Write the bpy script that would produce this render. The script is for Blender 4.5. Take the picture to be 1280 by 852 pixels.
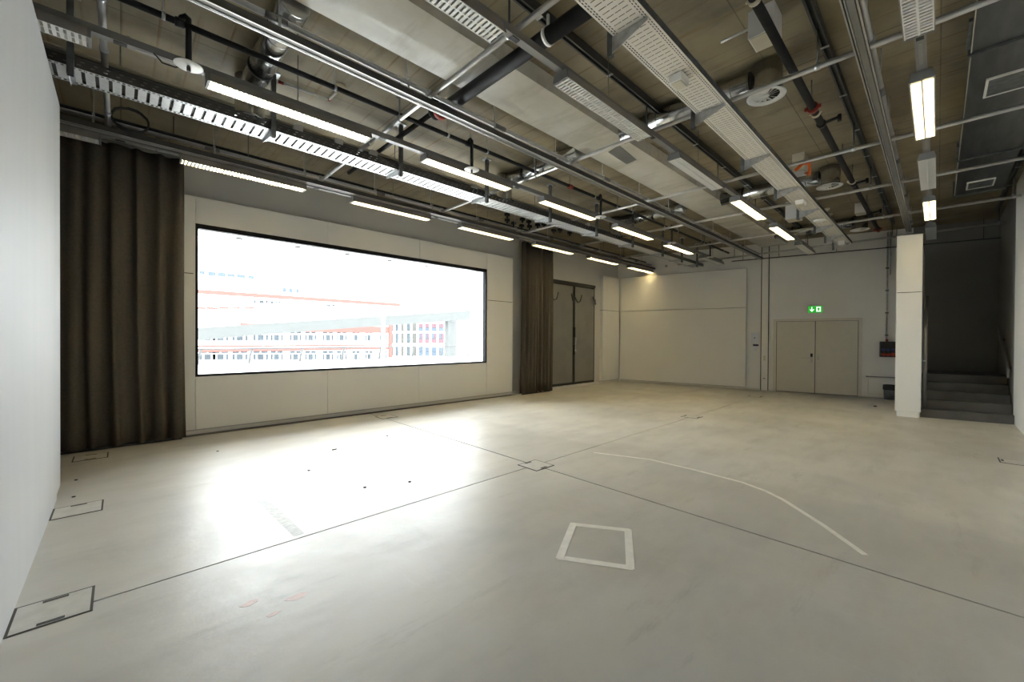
import bpy, bmesh, math, random
from mathutils import Vector, Matrix
random.seed(7)
S = bpy.context.scene
COL = S.collection
for o in list(bpy.data.objects): bpy.data.objects.remove(o)

# ---------------------------------------------------------------- camera
FPX, YAW, PITCH, ROLL, EYE = 510.31, 0.80623, -0.006813, 0.005801, 1.5
Fv = Vector((math.cos(YAW)*math.cos(PITCH), math.sin(YAW)*math.cos(PITCH), math.sin(PITCH)))
R0 = Vector((math.sin(YAW), -math.cos(YAW), 0)); U0 = R0.cross(Fv)
Rv = R0*math.cos(ROLL) + U0*math.sin(ROLL); Uv = -R0*math.sin(ROLL) + U0*math.cos(ROLL)
cam = bpy.data.cameras.new('camera'); camo = bpy.data.objects.new('camera', cam); COL.objects.link(camo)
cam.sensor_width = 36; cam.lens = FPX/1280*36; cam.clip_start = 0.02; cam.clip_end = 1000
m = Matrix((Rv, Uv, -Fv)).transposed().to_4x4(); m.translation = Vector((0, 0, EYE)); camo.matrix_world = m
S.camera = camo
# ---------------------------------------------------------------- sky, exposure
W = bpy.data.worlds.new('overcast_sky'); S.world = W; W.use_nodes = True
nt = W.node_tree; nt.nodes.clear()
wo = nt.nodes.new('ShaderNodeOutputWorld'); bg = nt.nodes.new('ShaderNodeBackground')
tc = nt.nodes.new('ShaderNodeTexCoord'); sx = nt.nodes.new('ShaderNodeSeparateXYZ'); cr = nt.nodes.new('ShaderNodeValToRGB')
nt.links.new(tc.outputs['Generated'], sx.inputs[0]); nt.links.new(sx.outputs['Z'], cr.inputs[0])
cr.color_ramp.elements[0].position = 0.0; cr.color_ramp.elements[0].color = (0.78, 0.82, 0.88, 1)
cr.color_ramp.elements[1].position = 0.7; cr.color_ramp.elements[1].color = (1.02, 1.04, 1.06, 1)
nt.links.new(cr.outputs[0], bg.inputs[0]); nt.links.new(bg.outputs[0], wo.inputs[0])
SKY = 13.5
bg.inputs[1].default_value = SKY
S.view_settings.view_transform = 'Standard'; S.view_settings.look = 'None'
S.view_settings.exposure = 0.55; S.view_settings.gamma = 1.0; S.view_settings.use_curve_mapping = False
LAMP = 66.0                                    # radiance of the fluorescent tubes
pl = bpy.data.lights.new('window_portal', 'AREA'); pl.shape = 'RECTANGLE'; pl.size = 5.7; pl.size_y = 2.3
plo = bpy.data.objects.new('window_portal', pl); COL.objects.link(plo)
plo.location = (3.71, 7.99, 2.05); plo.rotation_euler = (-math.pi/2, 0, 0); pl.cycles.is_portal = True
S.cycles.max_bounces = 10; S.cycles.diffuse_bounces = 6; S.cycles.glossy_bounces = 4; S.cycles.transparent_max_bounces = 8
S.cycles.use_denoising = True; S.cycles.sample_clamp_indirect = 10.0; S.cycles.caustics_reflective = True; S.cycles.caustics_refractive = False

# ---------------------------------------------------------------- pixel -> point helpers (for measuring real positions)
EYEV = Vector((0, 0, EYE))
def ray(u, v): return Fv + Rv*((u-640)/FPX) - Uv*((v-426)/FPX)
def onY(u, v, y): d = ray(u, v); return EYEV + d*(y/d.y)
def onZ(u, v, z=0.0): d = ray(u, v); return EYEV + d*((z-EYE)/d.z)
P0 = Vector((12.83, 7.81, 0)); DV = Vector((1.426, -6.34, 0)).normalized(); NV = Vector((DV.y, -DV.x, 0))   # far wall: skewed
def fw(s, off, z): return P0 + DV*s + NV*off + Vector((0, 0, z))
CEIL = 4.36

# ---------------------------------------------------------------- materials
def mat(name, col, rough=0.5, metal=0.0, spec=0.5, var=0.0, scale=6.0, bump=0.0, bscale=60.0, aniso=None, col2=None, rvar=0.0, detail=4.0):
    m = bpy.data.materials.new(name); m.use_nodes = True; n = m.node_tree; b = n.nodes['Principled BSDF']
    b.inputs['Base Color'].default_value = (*col, 1); b.inputs['Roughness'].default_value = rough
    b.inputs['Metallic'].default_value = metal; b.inputs['Specular IOR Level'].default_value = spec
    g = n.nodes.new('ShaderNodeNewGeometry'); src = g.outputs['Position']
    if aniso:
        mp = n.nodes.new('ShaderNodeMapping'); mp.inputs['Scale'].default_value = aniso
        n.links.new(src, mp.inputs[0]); src = mp.outputs[0]
    if var or col2 or rvar:
        t = n.nodes.new('ShaderNodeTexNoise'); t.inputs['Scale'].default_value = scale; t.inputs['Detail'].default_value = detail
        n.links.new(src, t.inputs['Vector'])
        if var or col2:
            r = n.nodes.new('ShaderNodeValToRGB'); n.links.new(t.outputs['Fac'], r.inputs[0])
            c2 = col2 or tuple(c*(1-var) for c in col)
            r.color_ramp.elements[0].position = 0.35; r.color_ramp.elements[0].color = (*c2, 1)
            r.color_ramp.elements[1].position = 0.65; r.color_ramp.elements[1].color = (*col, 1)
            n.links.new(r.outputs[0], b.inputs['Base Color'])
        if rvar:
            a = n.nodes.new('ShaderNodeMapRange'); n.links.new(t.outputs['Fac'], a.inputs[0])
            a.inputs[1].default_value = 0.3; a.inputs[2].default_value = 0.7
            a.inputs[3].default_value = rough-rvar; a.inputs[4].default_value = rough+rvar
            n.links.new(a.outputs[0], b.inputs['Roughness'])
    if bump:
        t2 = n.nodes.new('ShaderNodeTexNoise'); t2.inputs['Scale'].default_value = bscale; n.links.new(src, t2.inputs['Vector'])
        bp = n.nodes.new('ShaderNodeBump'); bp.inputs['Strength'].default_value = bump; bp.inputs['Distance'].default_value = 0.01
        n.links.new(t2.outputs['Fac'], bp.inputs['Height']); n.links.new(bp.outputs[0], b.inputs['Normal'])
    return m
def emis(name, col, strength):
    m = bpy.data.materials.new(name); m.use_nodes = True; b = m.node_tree.nodes['Principled BSDF']
    b.inputs['Base Color'].default_value = (*[0.5*x for x in col], 1)
    b.inputs['Emission Color'].default_value = (*col, 1); b.inputs['Emission Strength'].default_value = strength
    return m
def rgb_mix(n, a, b, fac):
    x = n.nodes.new('ShaderNodeMix'); x.data_type = 'RGBA'
    n.links.new(fac, x.inputs['Factor'])
    for s, v in ((6, a), (7, b)):
        if isinstance(v, tuple): x.inputs[s].default_value = (*v, 1)
        else: n.links.new(v, x.inputs[s])
    return x.outputs[2]
def ramp(n, src, p0, p1, c0=0.0, c1=1.0):
    r = n.nodes.new('ShaderNodeMapRange'); n.links.new(src, r.inputs[0])
    r.inputs[1].default_value = p0; r.inputs[2].default_value = p1; r.inputs[3].default_value = c0; r.inputs[4].default_value = c1
    return r.outputs[0]
def noise(n, src, scale, detail=5.0, sc=None, rough=0.55):
    if sc:
        mp = n.nodes.new('ShaderNodeMapping'); mp.inputs['Scale'].default_value = sc; n.links.new(src, mp.inputs[0]); src = mp.outputs[0]
    t = n.nodes.new('ShaderNodeTexNoise'); t.inputs['Scale'].default_value = scale; t.inputs['Detail'].default_value = detail
    t.inputs['Roughness'].default_value = rough; n.links.new(src, t.inputs['Vector']); return t.outputs['Fac']

def floor_material():
    m = bpy.data.materials.new('sealed_concrete_floor'); m.use_nodes = True; n = m.node_tree; b = n.nodes['Principled BSDF']
    p = n.nodes.new('ShaderNodeNewGeometry').outputs['Position']
    c = rgb_mix(n, (0.455, 0.447, 0.425), (0.605, 0.59, 0.552), ramp(n, noise(n, p, 0.55, 6), 0.34, 0.66))
    c = rgb_mix(n, c, (0.50, 0.46, 0.38), ramp(n, noise(n, p, 1.4, 7, (1, 0.6, 1)), 0.45, 0.8, 0, 0.5))
    c = rgb_mix(n, c, (0.31, 0.30, 0.28), ramp(n, noise(n, p, 2.6, 9, (0.5, 1.2, 1), 0.6), 0.45, 0.8, 0, 0.55))
    c = rgb_mix(n, c, (0.12, 0.11, 0.10), ramp(n, noise(n, p, 22, 2), 0.77, 0.82, 0, 0.4))
    c = rgb_mix(n, c, (0.24, 0.225, 0.20), ramp(n, noise(n, p, 1.9, 12, (0.35, 1.6, 1), 0.75), 0.57, 0.72, 0, 0.6))
    c = rgb_mix(n, c, (0.66, 0.64, 0.60), ramp(n, noise(n, p, 5.0, 8, (2.2, 0.4, 1), 0.7), 0.60, 0.74, 0, 0.4))
    # darker tone over the low-X part of the floor, its edge made uneven by noise
    s = n.nodes.new('ShaderNodeSeparateXYZ'); n.links.new(p, s.inputs[0])
    wob = n.nodes.new('ShaderNodeMath'); wob.operation = 'MULTIPLY_ADD'; n.links.new(noise(n, p, 1.2, 3), wob.inputs[0]); wob.inputs[1].default_value = 0.5
    n.links.new(s.outputs['X'], wob.inputs[2])
    c = rgb_mix(n, c, (0.36, 0.35, 0.325), ramp(n, wob.outputs[0], 5.15, 5.02, 0, 0.35))
    n.links.new(c, b.inputs['Base Color'])
    r = ramp(n, noise(n, p, 2.3, 6), 0.3, 0.7, 0.36, 0.46); n.links.new(r, b.inputs['Roughness'])
    b.inputs['Specular IOR Level'].default_value = 0.40
    bp = n.nodes.new('ShaderNodeBump'); bp.inputs['Strength'].default_value = 0.12; bp.inputs['Distance'].default_value = 0.02
    n.links.new(noise(n, p, 9, 6), bp.inputs['Height']); n.links.new(bp.outputs[0], b.inputs['Normal'])
    return m
def ceiling_material(name, a, b2, c3, rough, rust=True, spec=0.4):
    m = bpy.data.materials.new(name); m.use_nodes = True; n = m.node_tree; b = n.nodes['Principled BSDF']
    p = n.nodes.new('ShaderNodeNewGeometry').outputs['Position']
    c = rgb_mix(n, a, b2, ramp(n, noise(n, p, 1.1, 7), 0.36, 0.62))
    c = rgb_mix(n, c, c3, ramp(n, noise(n, p, 2.2, 8, (1.6, 0.35, 1), 0.65), 0.52, 0.72, 0, 0.75))
    sp = n.nodes.new('ShaderNodeSeparateXYZ'); n.links.new(p, sp.inputs[0])
    def line(axis, period, width):                   # formwork joints printed in the concrete
        d = n.nodes.new('ShaderNodeMath'); d.operation = 'DIVIDE'; n.links.new(sp.outputs[axis], d.inputs[0]); d.inputs[1].default_value = period
        f = n.nodes.new('ShaderNodeMath'); f.operation = 'FRACT'; n.links.new(d.outputs[0], f.inputs[0])
        return ramp(n, f.outputs[0], width, 0.0)
    if rust:
        k = n.nodes.new('ShaderNodeMath'); k.operation = 'MULTIPLY'; n.links.new(line('X', 0.255, 0.11), k.inputs[0]); n.links.new(ramp(n, noise(n, p, 1.3, 4), 0.42, 0.62), k.inputs[1])
        c = rgb_mix(n, c, (0.15, 0.072, 0.02), k.outputs[0])
        c = rgb_mix(n, c, (0.06, 0.05, 0.035), line('X', 2.55, 0.006)); c = rgb_mix(n, c, (0.06, 0.05, 0.035), line('Y', 1.25, 0.010))
        c = rgb_mix(n, c, (0.34, 0.27, 0.13), ramp(n, noise(n, p, 0.8, 6, (1, 1.5, 1), 0.6), 0.52, 0.72, 0, 0.55))
        c = rgb_mix(n, c, (0.20, 0.12, 0.045), ramp(n, noise(n, p, 3.0, 4, (4.0, 0.12, 1)), 0.62, 0.70, 0, 0.55))
        c = rgb_mix(n, c, (0.12, 0.105, 0.085), ramp(n, noise(n, p, 1.7, 7, None, 0.7), 0.60, 0.74, 0, 0.55))
        c = rgb_mix(n, c, (0.07, 0.06, 0.05), ramp(n, noise(n, p, 9, 2), 0.74, 0.78, 0, 0.7))
    n.links.new(c, b.inputs['Base Color'])
    b.inputs['Specular IOR Level'].default_value = spec
    n.links.new(ramp(n, noise(n, p, 2.0, 5, (0.6, 2.0, 1)), 0.3, 0.7, rough, rough+(0.1 if rust else 0.02)), b.inputs['Roughness'])
    bp = n.nodes.new('ShaderNodeBump'); bp.inputs['Strength'].default_value = 0.15; bp.inputs['Distance'].default_value = 0.02
    n.links.new(noise(n, p, 7, 6, (0.5, 2, 1)), bp.inputs['Height']); n.links.new(bp.outputs[0], b.inputs['Normal'])
    return m
M = dict(
 floor=floor_material(), joint=mat('dark_joint', (0.05, 0.045, 0.04), 0.9),
 ceil=ceiling_material('raw_concrete_ceiling', (0.165, 0.138, 0.088), (0.295, 0.252, 0.170), (0.115, 0.096, 0.060), 0.6),
 beam=ceiling_material('smooth_concrete_band', (0.56, 0.535, 0.46), (0.72, 0.695, 0.62), (0.43, 0.39, 0.30), 0.22, rust=False, spec=0.6),
 white=mat('white_plaster', (0.80, 0.795, 0.775), 0.7, var=0.04, scale=1.5, bump=0.02),
 panel=mat('white_panel', (0.80, 0.79, 0.76), 0.55, var=0.03, scale=0.8),
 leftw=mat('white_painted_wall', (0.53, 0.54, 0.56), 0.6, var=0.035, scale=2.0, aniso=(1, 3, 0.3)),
 upper=mat('grey_white_plaster', (0.62, 0.61, 0.585), 0.75, var=0.05, scale=1.2),
 stair_shade=mat('shade_toned_stair_wall', (0.27, 0.262, 0.245), 0.8, var=0.06, scale=1.2),  # base colour darkened to stand in for the shade of the stair alcove
 trim=mat('aluminium_trim', (0.45, 0.44, 0.42), 0.4, metal=0.6), plinth=mat('plinth_white', (0.70, 0.68, 0.63), 0.5, var=0.05),
 black=mat('black_paint', (0.012, 0.012, 0.013), 0.42, var=0.3, scale=20), rubber=mat('black_rubber', (0.015, 0.015, 0.015), 0.6, var=0.2),
 frame=mat('black_window_frame', (0.006, 0.006, 0.008), 0.6, spec=0.15, var=0.2),
 galv=mat('galvanised_steel', (0.55, 0.56, 0.57), 0.38, metal=0.85, var=0.25, scale=18),
 galvd=mat('dull_galvanised_strut', (0.17, 0.18, 0.185), 0.5, metal=0.5, var=0.35, scale=14),
 tube=mat('aluminium_tube', (0.56, 0.55, 0.53), 0.36, metal=0.75, var=0.12, scale=9),
 duct=mat('spiral_duct_steel', (0.62, 0.62, 0.61), 0.22, metal=1.0, var=0.12, scale=8),
 sheet=mat('sheet_metal_duct', (0.17, 0.175, 0.18), 0.36, metal=0.85, var=0.25, scale=2.5, aniso=(1, 5, 5)),
 traywhite=mat('pale_tray_metal', (0.72, 0.68, 0.60), 0.45, metal=0.15, var=0.06), traysteel=mat('bright_zinc_tray', (0.72, 0.73, 0.73), 0.4, metal=0.55, var=0.12, scale=20),
 darkgrey=mat('dark_grey_paint', (0.075, 0.073, 0.07), 0.45, metal=0.2, var=0.2), midgrey=mat('grey_painted_metal', (0.24, 0.235, 0.225), 0.45, metal=0.3, var=0.1),
 pipegrey=mat('dark_pipe', (0.022, 0.022, 0.023), 0.6, spec=0.25, var=0.3, scale=10), red=mat('red_coupling', (0.33, 0.035, 0.02), 0.5, var=0.3, scale=30),
 lampbody=mat('grey_lamp_housing', (0.30, 0.285, 0.26), 0.45, metal=0.3, var=0.08), endcap=mat('lamp_end_cap', (0.20, 0.20, 0.20), 0.5, var=0.1),
 louver=mat('louvre_aluminium', (0.80, 0.79, 0.76), 0.35, metal=0.3, var=0.04),
 tubelit=emis('lit_tube', (1.0, 0.82, 0.44), LAMP), tubeoff=mat('unlit_tube', (0.85, 0.85, 0.83), 0.3, var=0.04),
 curtain=mat('brown_curtain_fabric', (0.100, 0.086, 0.068), 0.85, spec=0.2, var=0.18, scale=40, bump=0.05, bscale=300),
 steel_door=mat('grey_steel_door', (0.25, 0.248, 0.24), 0.42, metal=0.35, var=0.12, scale=3), doorframe=mat('dark_steel_frame', (0.035, 0.036, 0.037), 0.5, metal=0.3, var=0.2),
 door=mat('cream_door', (0.64, 0.615, 0.54), 0.5, var=0.03), doorframe_w=mat('cream_door_frame', (0.67, 0.645, 0.575), 0.5, var=0.03),
 chrome=mat('brushed_steel', (0.55, 0.54, 0.52), 0.3, metal=1.0, var=0.1, scale=40), stair=mat('dark_stair_concrete', (0.10, 0.098, 0.09), 0.6, var=0.25, scale=4, bump=0.05),
 tape=mat('white_floor_tape', (0.78, 0.76, 0.71), 0.5, var=0.12, scale=15), lid=mat('floor_box_lid', (0.52, 0.51, 0.48), 0.42, metal=0.0, var=0.15, scale=12),
 plastic=mat('white_plastic', (0.78, 0.77, 0.74), 0.45, var=0.03), beige=mat('aged_plastic', (0.62, 0.57, 0.44), 0.5, var=0.05), bluewhite=mat('pale_blue_plastic', (0.68, 0.72, 0.80), 0.45, var=0.04),
 navy=mat('dark_blue_plastic', (0.03, 0.04, 0.12), 0.5, var=0.1), orange=mat('orange_conduit', (0.75, 0.13, 0.015), 0.5, var=0.1), yellow=mat('yellow_sticker', (0.8, 0.65, 0.02), 0.5, var=0.05),
 scuff=mat('scuffed_concrete', (0.40, 0.39, 0.37), 0.5, var=0.25, scale=30), pinkstain=mat('pink_paint_stain', (0.55, 0.40, 0.37), 0.45, var=0.15, scale=40),
 dirt=mat('debris', (0.04, 0.035, 0.04), 0.8, var=0.3), sock_b=mat('blue_sockets', (0.03, 0.05, 0.16), 0.4, var=0.1), sock_r=mat('red_sockets', (0.30, 0.03, 0.02), 0.4, var=0.1),
 signgreen=emis('exit_green', (0.02, 0.50, 0.03), 0.5), signwhite=emis('exit_white', (0.95, 1.0, 0.95), 0.8),
 facade=mat('white_facade', (0.75, 0.75, 0.75), 0.8, var=0.03, scale=0.2), ext_conc=mat('outdoor_concrete', (0.0493, 0.0519, 0.051), 0.9, var=0.10, scale=0.7),
 ext_orange=mat('orange_facade_band', (0.1014, 0.0296, 0.0234), 0.8, var=0.05, scale=0.3), ext_glass=mat('far_window_glass', (0.039, 0.0468, 0.0538), 0.9, spec=0.1, var=0.25, scale=0.5),
 ext_blue=mat('blue_far_glass', (0.051, 0.0645, 0.084), 0.9, spec=0.1, var=0.15, scale=0.4), ext_red=mat('red_far_blind', (0.0897, 0.0484, 0.0562), 0.9, spec=0.1, var=0.1), ext_beige=mat('beige_far_blind', (0.0493, 0.0481, 0.0443), 0.9, spec=0.1, var=0.1),
 ext_rail=mat('pale_outdoor_rail', (0.049, 0.0511, 0.0524), 0.8, var=0.1), ext_white=mat('outdoor_white_render', (0.7, 0.7, 0.7), 0.9, var=0.03), ground=mat('pale_ground', (0.6, 0.6, 0.59), 0.9, var=0.1, scale=0.3),
)
def concrete_stub():
    return M['white']
gm = bpy.data.materials.new('window_glass'); gm.use_nodes = True; n = gm.node_tree; n.nodes.clear()
out = n.nodes.new('ShaderNodeOutputMaterial'); tr = n.nodes.new('ShaderNodeBsdfTransparent'); gl = n.nodes.new('ShaderNodeBsdfGlossy'); mx = n.nodes.new('ShaderNodeMixShader'); fr = n.nodes.new('ShaderNodeFresnel')
tr.inputs[0].default_value = (0.95, 0.97, 0.96, 1); gl.inputs['Roughness'].default_value = 0.01; fr.inputs[0].default_value = 1.25
n.links.new(fr.outputs[0], mx.inputs[0]); n.links.new(tr.outputs[0], mx.inputs[1]); n.links.new(gl.outputs[0], mx.inputs[2]); n.links.new(mx.outputs[0], out.inputs[0])
M['glass'] = gm

# ---------------------------------------------------------------- mesh builder
class B:
    def __init__(s): s.v = []; s.f = []; s.sm = []
    def _add(s, vs, fs, smooth=False):
        k = len(s.v); s.v += [tuple(v) for v in vs]; s.f += [tuple(i+k for i in f) for f in fs]; s.sm += [smooth]*len(fs); return s
    def box(s, x0, x1, y0, y1, z0, z1):
        return s._add([(x0,y0,z0),(x1,y0,z0),(x1,y1,z0),(x0,y1,z0),(x0,y0,z1),(x1,y0,z1),(x1,y1,z1),(x0,y1,z1)],
                      [(0,3,2,1),(4,5,6,7),(0,1,5,4),(1,2,6,5),(2,3,7,6),(3,0,4,7)])
    def fbox(s, s0, s1, o0, o1, z0, z1):            # box in far-wall coordinates
        P = [fw(a, o, z) for z in (z0, z1) for a, o in ((s0,o0),(s1,o0),(s1,o1),(s0,o1))]
        return s._add(P, [(0,3,2,1),(4,5,6,7),(0,1,5,4),(1,2,6,5),(2,3,7,6),(3,0,4,7)])
    def quad(s, a, b, c, d): return s._add([a,b,c,d], [(0,1,2,3)])
    def prism(s, pts, vec):                          # polygon extruded along a vector
        n = len(pts); vec = Vector(vec)
        return s._add([Vector(p) for p in pts]+[Vector(p)+vec for p in pts], [tuple(range(n))[::-1], tuple(range(n, 2*n))]+[(i,(i+1)%n,n+(i+1)%n,n+i) for i in range(n)])
    def cyl(s, p, q, r, n=14, r2=None, caps=True):
        p, q = Vector(p), Vector(q); r2 = r if r2 is None else r2
        d = (q-p).normalized(); a = d.orthogonal().normalized(); b = d.cross(a)
        c = [(a*math.cos(2*math.pi*i/n)+b*math.sin(2*math.pi*i/n)) for i in range(n)]
        k = len(s.v)
        s._add([p+e*r for e in c]+[q+e*r2 for e in c], [(i,(i+1)%n,n+(i+1)%n,n+i) for i in range(n)], True)
        if caps:
            s.f += [tuple(range(k+n-1, k-1, -1)), tuple(range(k+n, k+2*n))]; s.sm += [False, False]
        return s
    def path(s, pts, r, n=8):
        pts = [Vector(p) for p in pts]
        rings = []; prev = None
        for i, p in enumerate(pts):
            d = (pts[min(i+1, len(pts)-1)]-pts[max(i-1, 0)]).normalized()
            a = d.orthogonal().normalized() if prev is None else (prev-d*prev.dot(d)).normalized()
            prev = a; b = d.cross(a)
            rings.append([p+(a*math.cos(2*math.pi*j/n)+b*math.sin(2*math.pi*j/n))*r for j in range(n)])
        vs = [v for R in rings for v in R]
        fs = [(i*n+j, i*n+(j+1)%n, (i+1)*n+(j+1)%n, (i+1)*n+j) for i in range(len(pts)-1) for j in range(n)]
        s._add(vs, fs, True); k = len(s.v)-len(vs)
        s.f += [tuple(range(k+n-1, k-1, -1)), tuple(range(len(s.v)-n, len(s.v)))]; s.sm += [False, False]
        return s
    def lathe(s, prof, c, n=24):                     # profile (r, z) about a vertical axis
        vs = [(c[0]+r*math.cos(2*math.pi*j/n), c[1]+r*math.sin(2*math.pi*j/n), c[2]+z) for r, z in prof for j in range(n)]
        return s._add(vs, [(i*n+j, i*n+(j+1)%n, (i+1)*n+(j+1)%n, (i+1)*n+j) for i in range(len(prof)-1) for j in range(n)], True)
    def mesh(s, name, mt, loc=(0,0,0), bevel=0):
        me = bpy.data.meshes.new(name); L = Vector(loc)
        me.from_pydata([Vector(v)-L for v in s.v], [], s.f)
        bm = bmesh.new(); bm.from_mesh(me); bmesh.ops.recalc_face_normals(bm, faces=bm.faces); bm.to_mesh(me); bm.free()
        me.polygons.foreach_set('use_smooth', s.sm); me.materials.append(M[mt]); me.update(); return me
def link(name, me, parent=None, loc=None):
    o = bpy.data.objects.new(name, me); COL.objects.link(o)
    if parent is not None: o.parent = parent
    if loc is not None: o.location = loc
    return o
def origin(p):                                       # world place of a thing's own origin
    return Vector(p['o'])
def tag(o, label, cat, group=None):
    o['label'] = label; o['category'] = cat
    if group: o['group'] = group
    return o
def thing(name, label, cat, loc, group=None):
    o = bpy.data.objects.new(name, None); COL.objects.link(o); o.location = loc; o.empty_display_size = 0.1
    return tag(o, label, cat, group)
def root_of(o):
    while o.parent: o = o.parent
    return o
def part(name, b, mt, parent, kind=None, label=None):
    L = root_of(parent).location                     # all parts share the thing's origin
    o = link(name, b.mesh(name, mt, L), parent)
    if kind: o['kind'] = kind
    if label: o['label'] = label
    return o
def solo(name, b, mt, label, cat, loc, group=None):
    return tag(link(name, b.mesh(name, mt, loc), None, loc), label, cat, group)
def struct(name, b, mt, loc=(0,0,0)):
    o = link(name, b.mesh(name, mt, loc), None, loc); o['kind'] = 'structure'; return o
def copy_tree(o, parent=None):
    c = o.copy(); COL.objects.link(c); c.parent = parent
    for ch in o.children: copy_tree(ch, c)
    return c
def ring_box(b, x0, x1, y0, y1, z0, z1, w):          # rectangular ring in the XZ plane
    b.box(x0, x1, y0, y1, z1-w, z1); b.box(x0, x1, y0, y1, z0, z0+w); b.box(x0, x0+w, y0, y1, z0+w, z1-w); b.box(x1-w, x1, y0, y1, z0+w, z1-w); return b

# ================================================================ SETTING
XL, YR, YW = -0.42, -0.97, 7.80
fl = struct('floor', B().box(-4.2, 16.2, -2.2, 8.6, -0.30, -0.007), 'joint')
xs, ys = [-4.2, 3.54, 8.0, 16.2], [-2.2, 3.285, 8.6]
for i in range(3):
    for j in range(2):
        gl_, gr_ = (0.009 if i == 1 else 0.004), (0.009 if i == 0 else 0.004)
        part('slab', B().box(xs[i]+gl_, xs[i+1]-gr_, ys[j]+0.007, ys[j+1]-0.007, -0.0069, 0.0), 'floor', fl)
ce = struct('ceiling', B().box(-4.2, 16.2, -2.2, 8.6, CEIL, CEIL+0.25), 'ceil')
bb = struct('trim_1', B().prism([(-3.5, 2.935, CEIL), (-3.5, 2.965, 4.205), (-3.5, 3.60, 4.205), (-3.5, 3.635, CEIL)], (17.1, 0, 0)), 'beam')
part('patch_plate', B().prism([(5.02, 3.10, 4.2045), (5.62, 3.17, 4.2045), (5.66, 3.36, 4.2045), (5.10, 3.33, 4.2045)], (0, 0, -0.004)), 'midgrey', bb, label='dark grey patch on the pale concrete band')
# left wall with an undercut end
lw = struct('wall_left', B().box(XL-0.16, XL, -1.3, 5.56, 0.0, 3.71).box(XL-0.16, XL, 5.56, 5.86, 0.05, 3.71), 'leftw')
struct('wall_back', B().box(-4.0, -3.8, -2.2, 8.6, 0, CEIL), 'upper')
# right wall: proud lining that stops at the stairs, wall behind it
rw = struct('wall_right', B().box(-4.0, 16.0, -1.30, -0.985, 0.0, CEIL), 'stair_shade')  # wall past the lining carries the alcove shade in its colour
part('lining_panel', B().box(-4.0, 11.80, -0.984, YR, 0.0, CEIL), 'panel', rw)
# window wall: masonry with openings for window and steel doors
X0, X1, Z0, Z1 = 0.82, 6.605, 0.885, 3.215
DX0, DX1, DZ0, DZ1 = 8.98, 11.33, 0.07, 3.25
w = B()
for a in ((-4.0, X0, 0, CEIL), (X1, DX0, 0, CEIL), (X0, X1, 0, Z0), (X0, X1, Z1, CEIL), (DX0, DX1, 0, DZ0), (DX0, DX1, DZ1, CEIL), (DX1, 16.0, 0, CEIL)):
    w.box(a[0], a[1], 7.92, 8.22, a[2], a[3])
ww = struct('wall_window', w, 'upper')
g = 0.003
PX = [X0, 2.763, 4.69, X1]
for i in range(3):
    part('wall_panel', B().box(PX[i]+g, PX[i+1]-g, YW, 7.92, 0.085, Z0), 'panel', ww)
    part('wall_panel', B().box(PX[i]+g, PX[i+1]-g, YW, 7.92, Z1, 3.62), 'panel', ww)
for a, b_ in ((-2.6, 0.65), (0.65, X0), (X1, 7.50)):
    part('wall_panel', B().box(a+g, b_-g, YW, 7.92, 0.085, 2.444), 'panel', ww)
    part('wall_panel', B().box(a+g, b_-g, YW, 7.92, 2.456, 3.62), 'panel', ww)
    part('seam', B().box(a+0.01, b_-0.01, YW+0.006, 7.919, 2.4445, 2.4555), 'joint', ww)
part('wall_panel', B().box(11.70, 12.74, YW, 7.92, 0.085, 2.460), 'panel', ww)
part('wall_panel', B().box(11.70, 12.74, YW, 7.92, 2.472, 3.62), 'panel', ww)
part('seam', B().box(11.71, 12.73, YW+0.006, 7.919, 2.4605, 2.4715), 'joint', ww)
bs = struct('baseboard_window', B().box(-2.6, 7.5, 7.835, 7.92, 0.0, 0.062).box(11.70, 12.73, 7.835, 7.92, 0, 0.062), 'plinth')
part('grey_strip', B().box(-2.6, 7.5, 7.815, 7.92, 0.064, 0.084).box(11.72, 12.73, 7.815, 7.92, 0.064, 0.084), 'trim', bs)  # grey aluminium strip between plinth and panels
part('door_sill', B().box(7.52, 11.69, 7.80, 7.92, 0.0, 0.068), 'plinth', bs)
gr = struct('trim_2', B().box(-2.6, 7.5, 7.715, 7.73, 0.0, 0.006).box(-2.6, 7.5, 7.825, 7.834, 0.0, 0.006), 'darkgrey')
sb = B()
for i in range(480): sb.box(-2.3+i*0.0203, -2.3+i*0.0203+0.011, 7.73, 7.825, 0.0, 0.005)
part('grille_slats', sb, 'black', gr, kind='stuff')
# window
wi = struct('window_1', ring_box(B(), X0, X1, 7.80, 7.915, Z0, Z1, 0.034), 'frame')
part('top_frame', B().box(X0+0.035, X1-0.035, 7.81, 7.915, Z1-0.068, Z1-0.0345), 'frame', wi)
part('pane', B().box(X0+0.02, X1-0.02, 7.868, 7.876, Z0+0.02, Z1-0.02), 'glass', wi)
part('outer_reveal', ring_box(B(), X0, X1, 7.93, 8.21, Z0, Z1, 0.012), 'ext_white', wi)
lt = B(); ring_box(lt, X0-0.024, X1+0.024, 7.794, 7.7995, Z0-0.024, Z1+0.024, 0.023); part('edge_trim', lt, 'plastic', wi)
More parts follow.
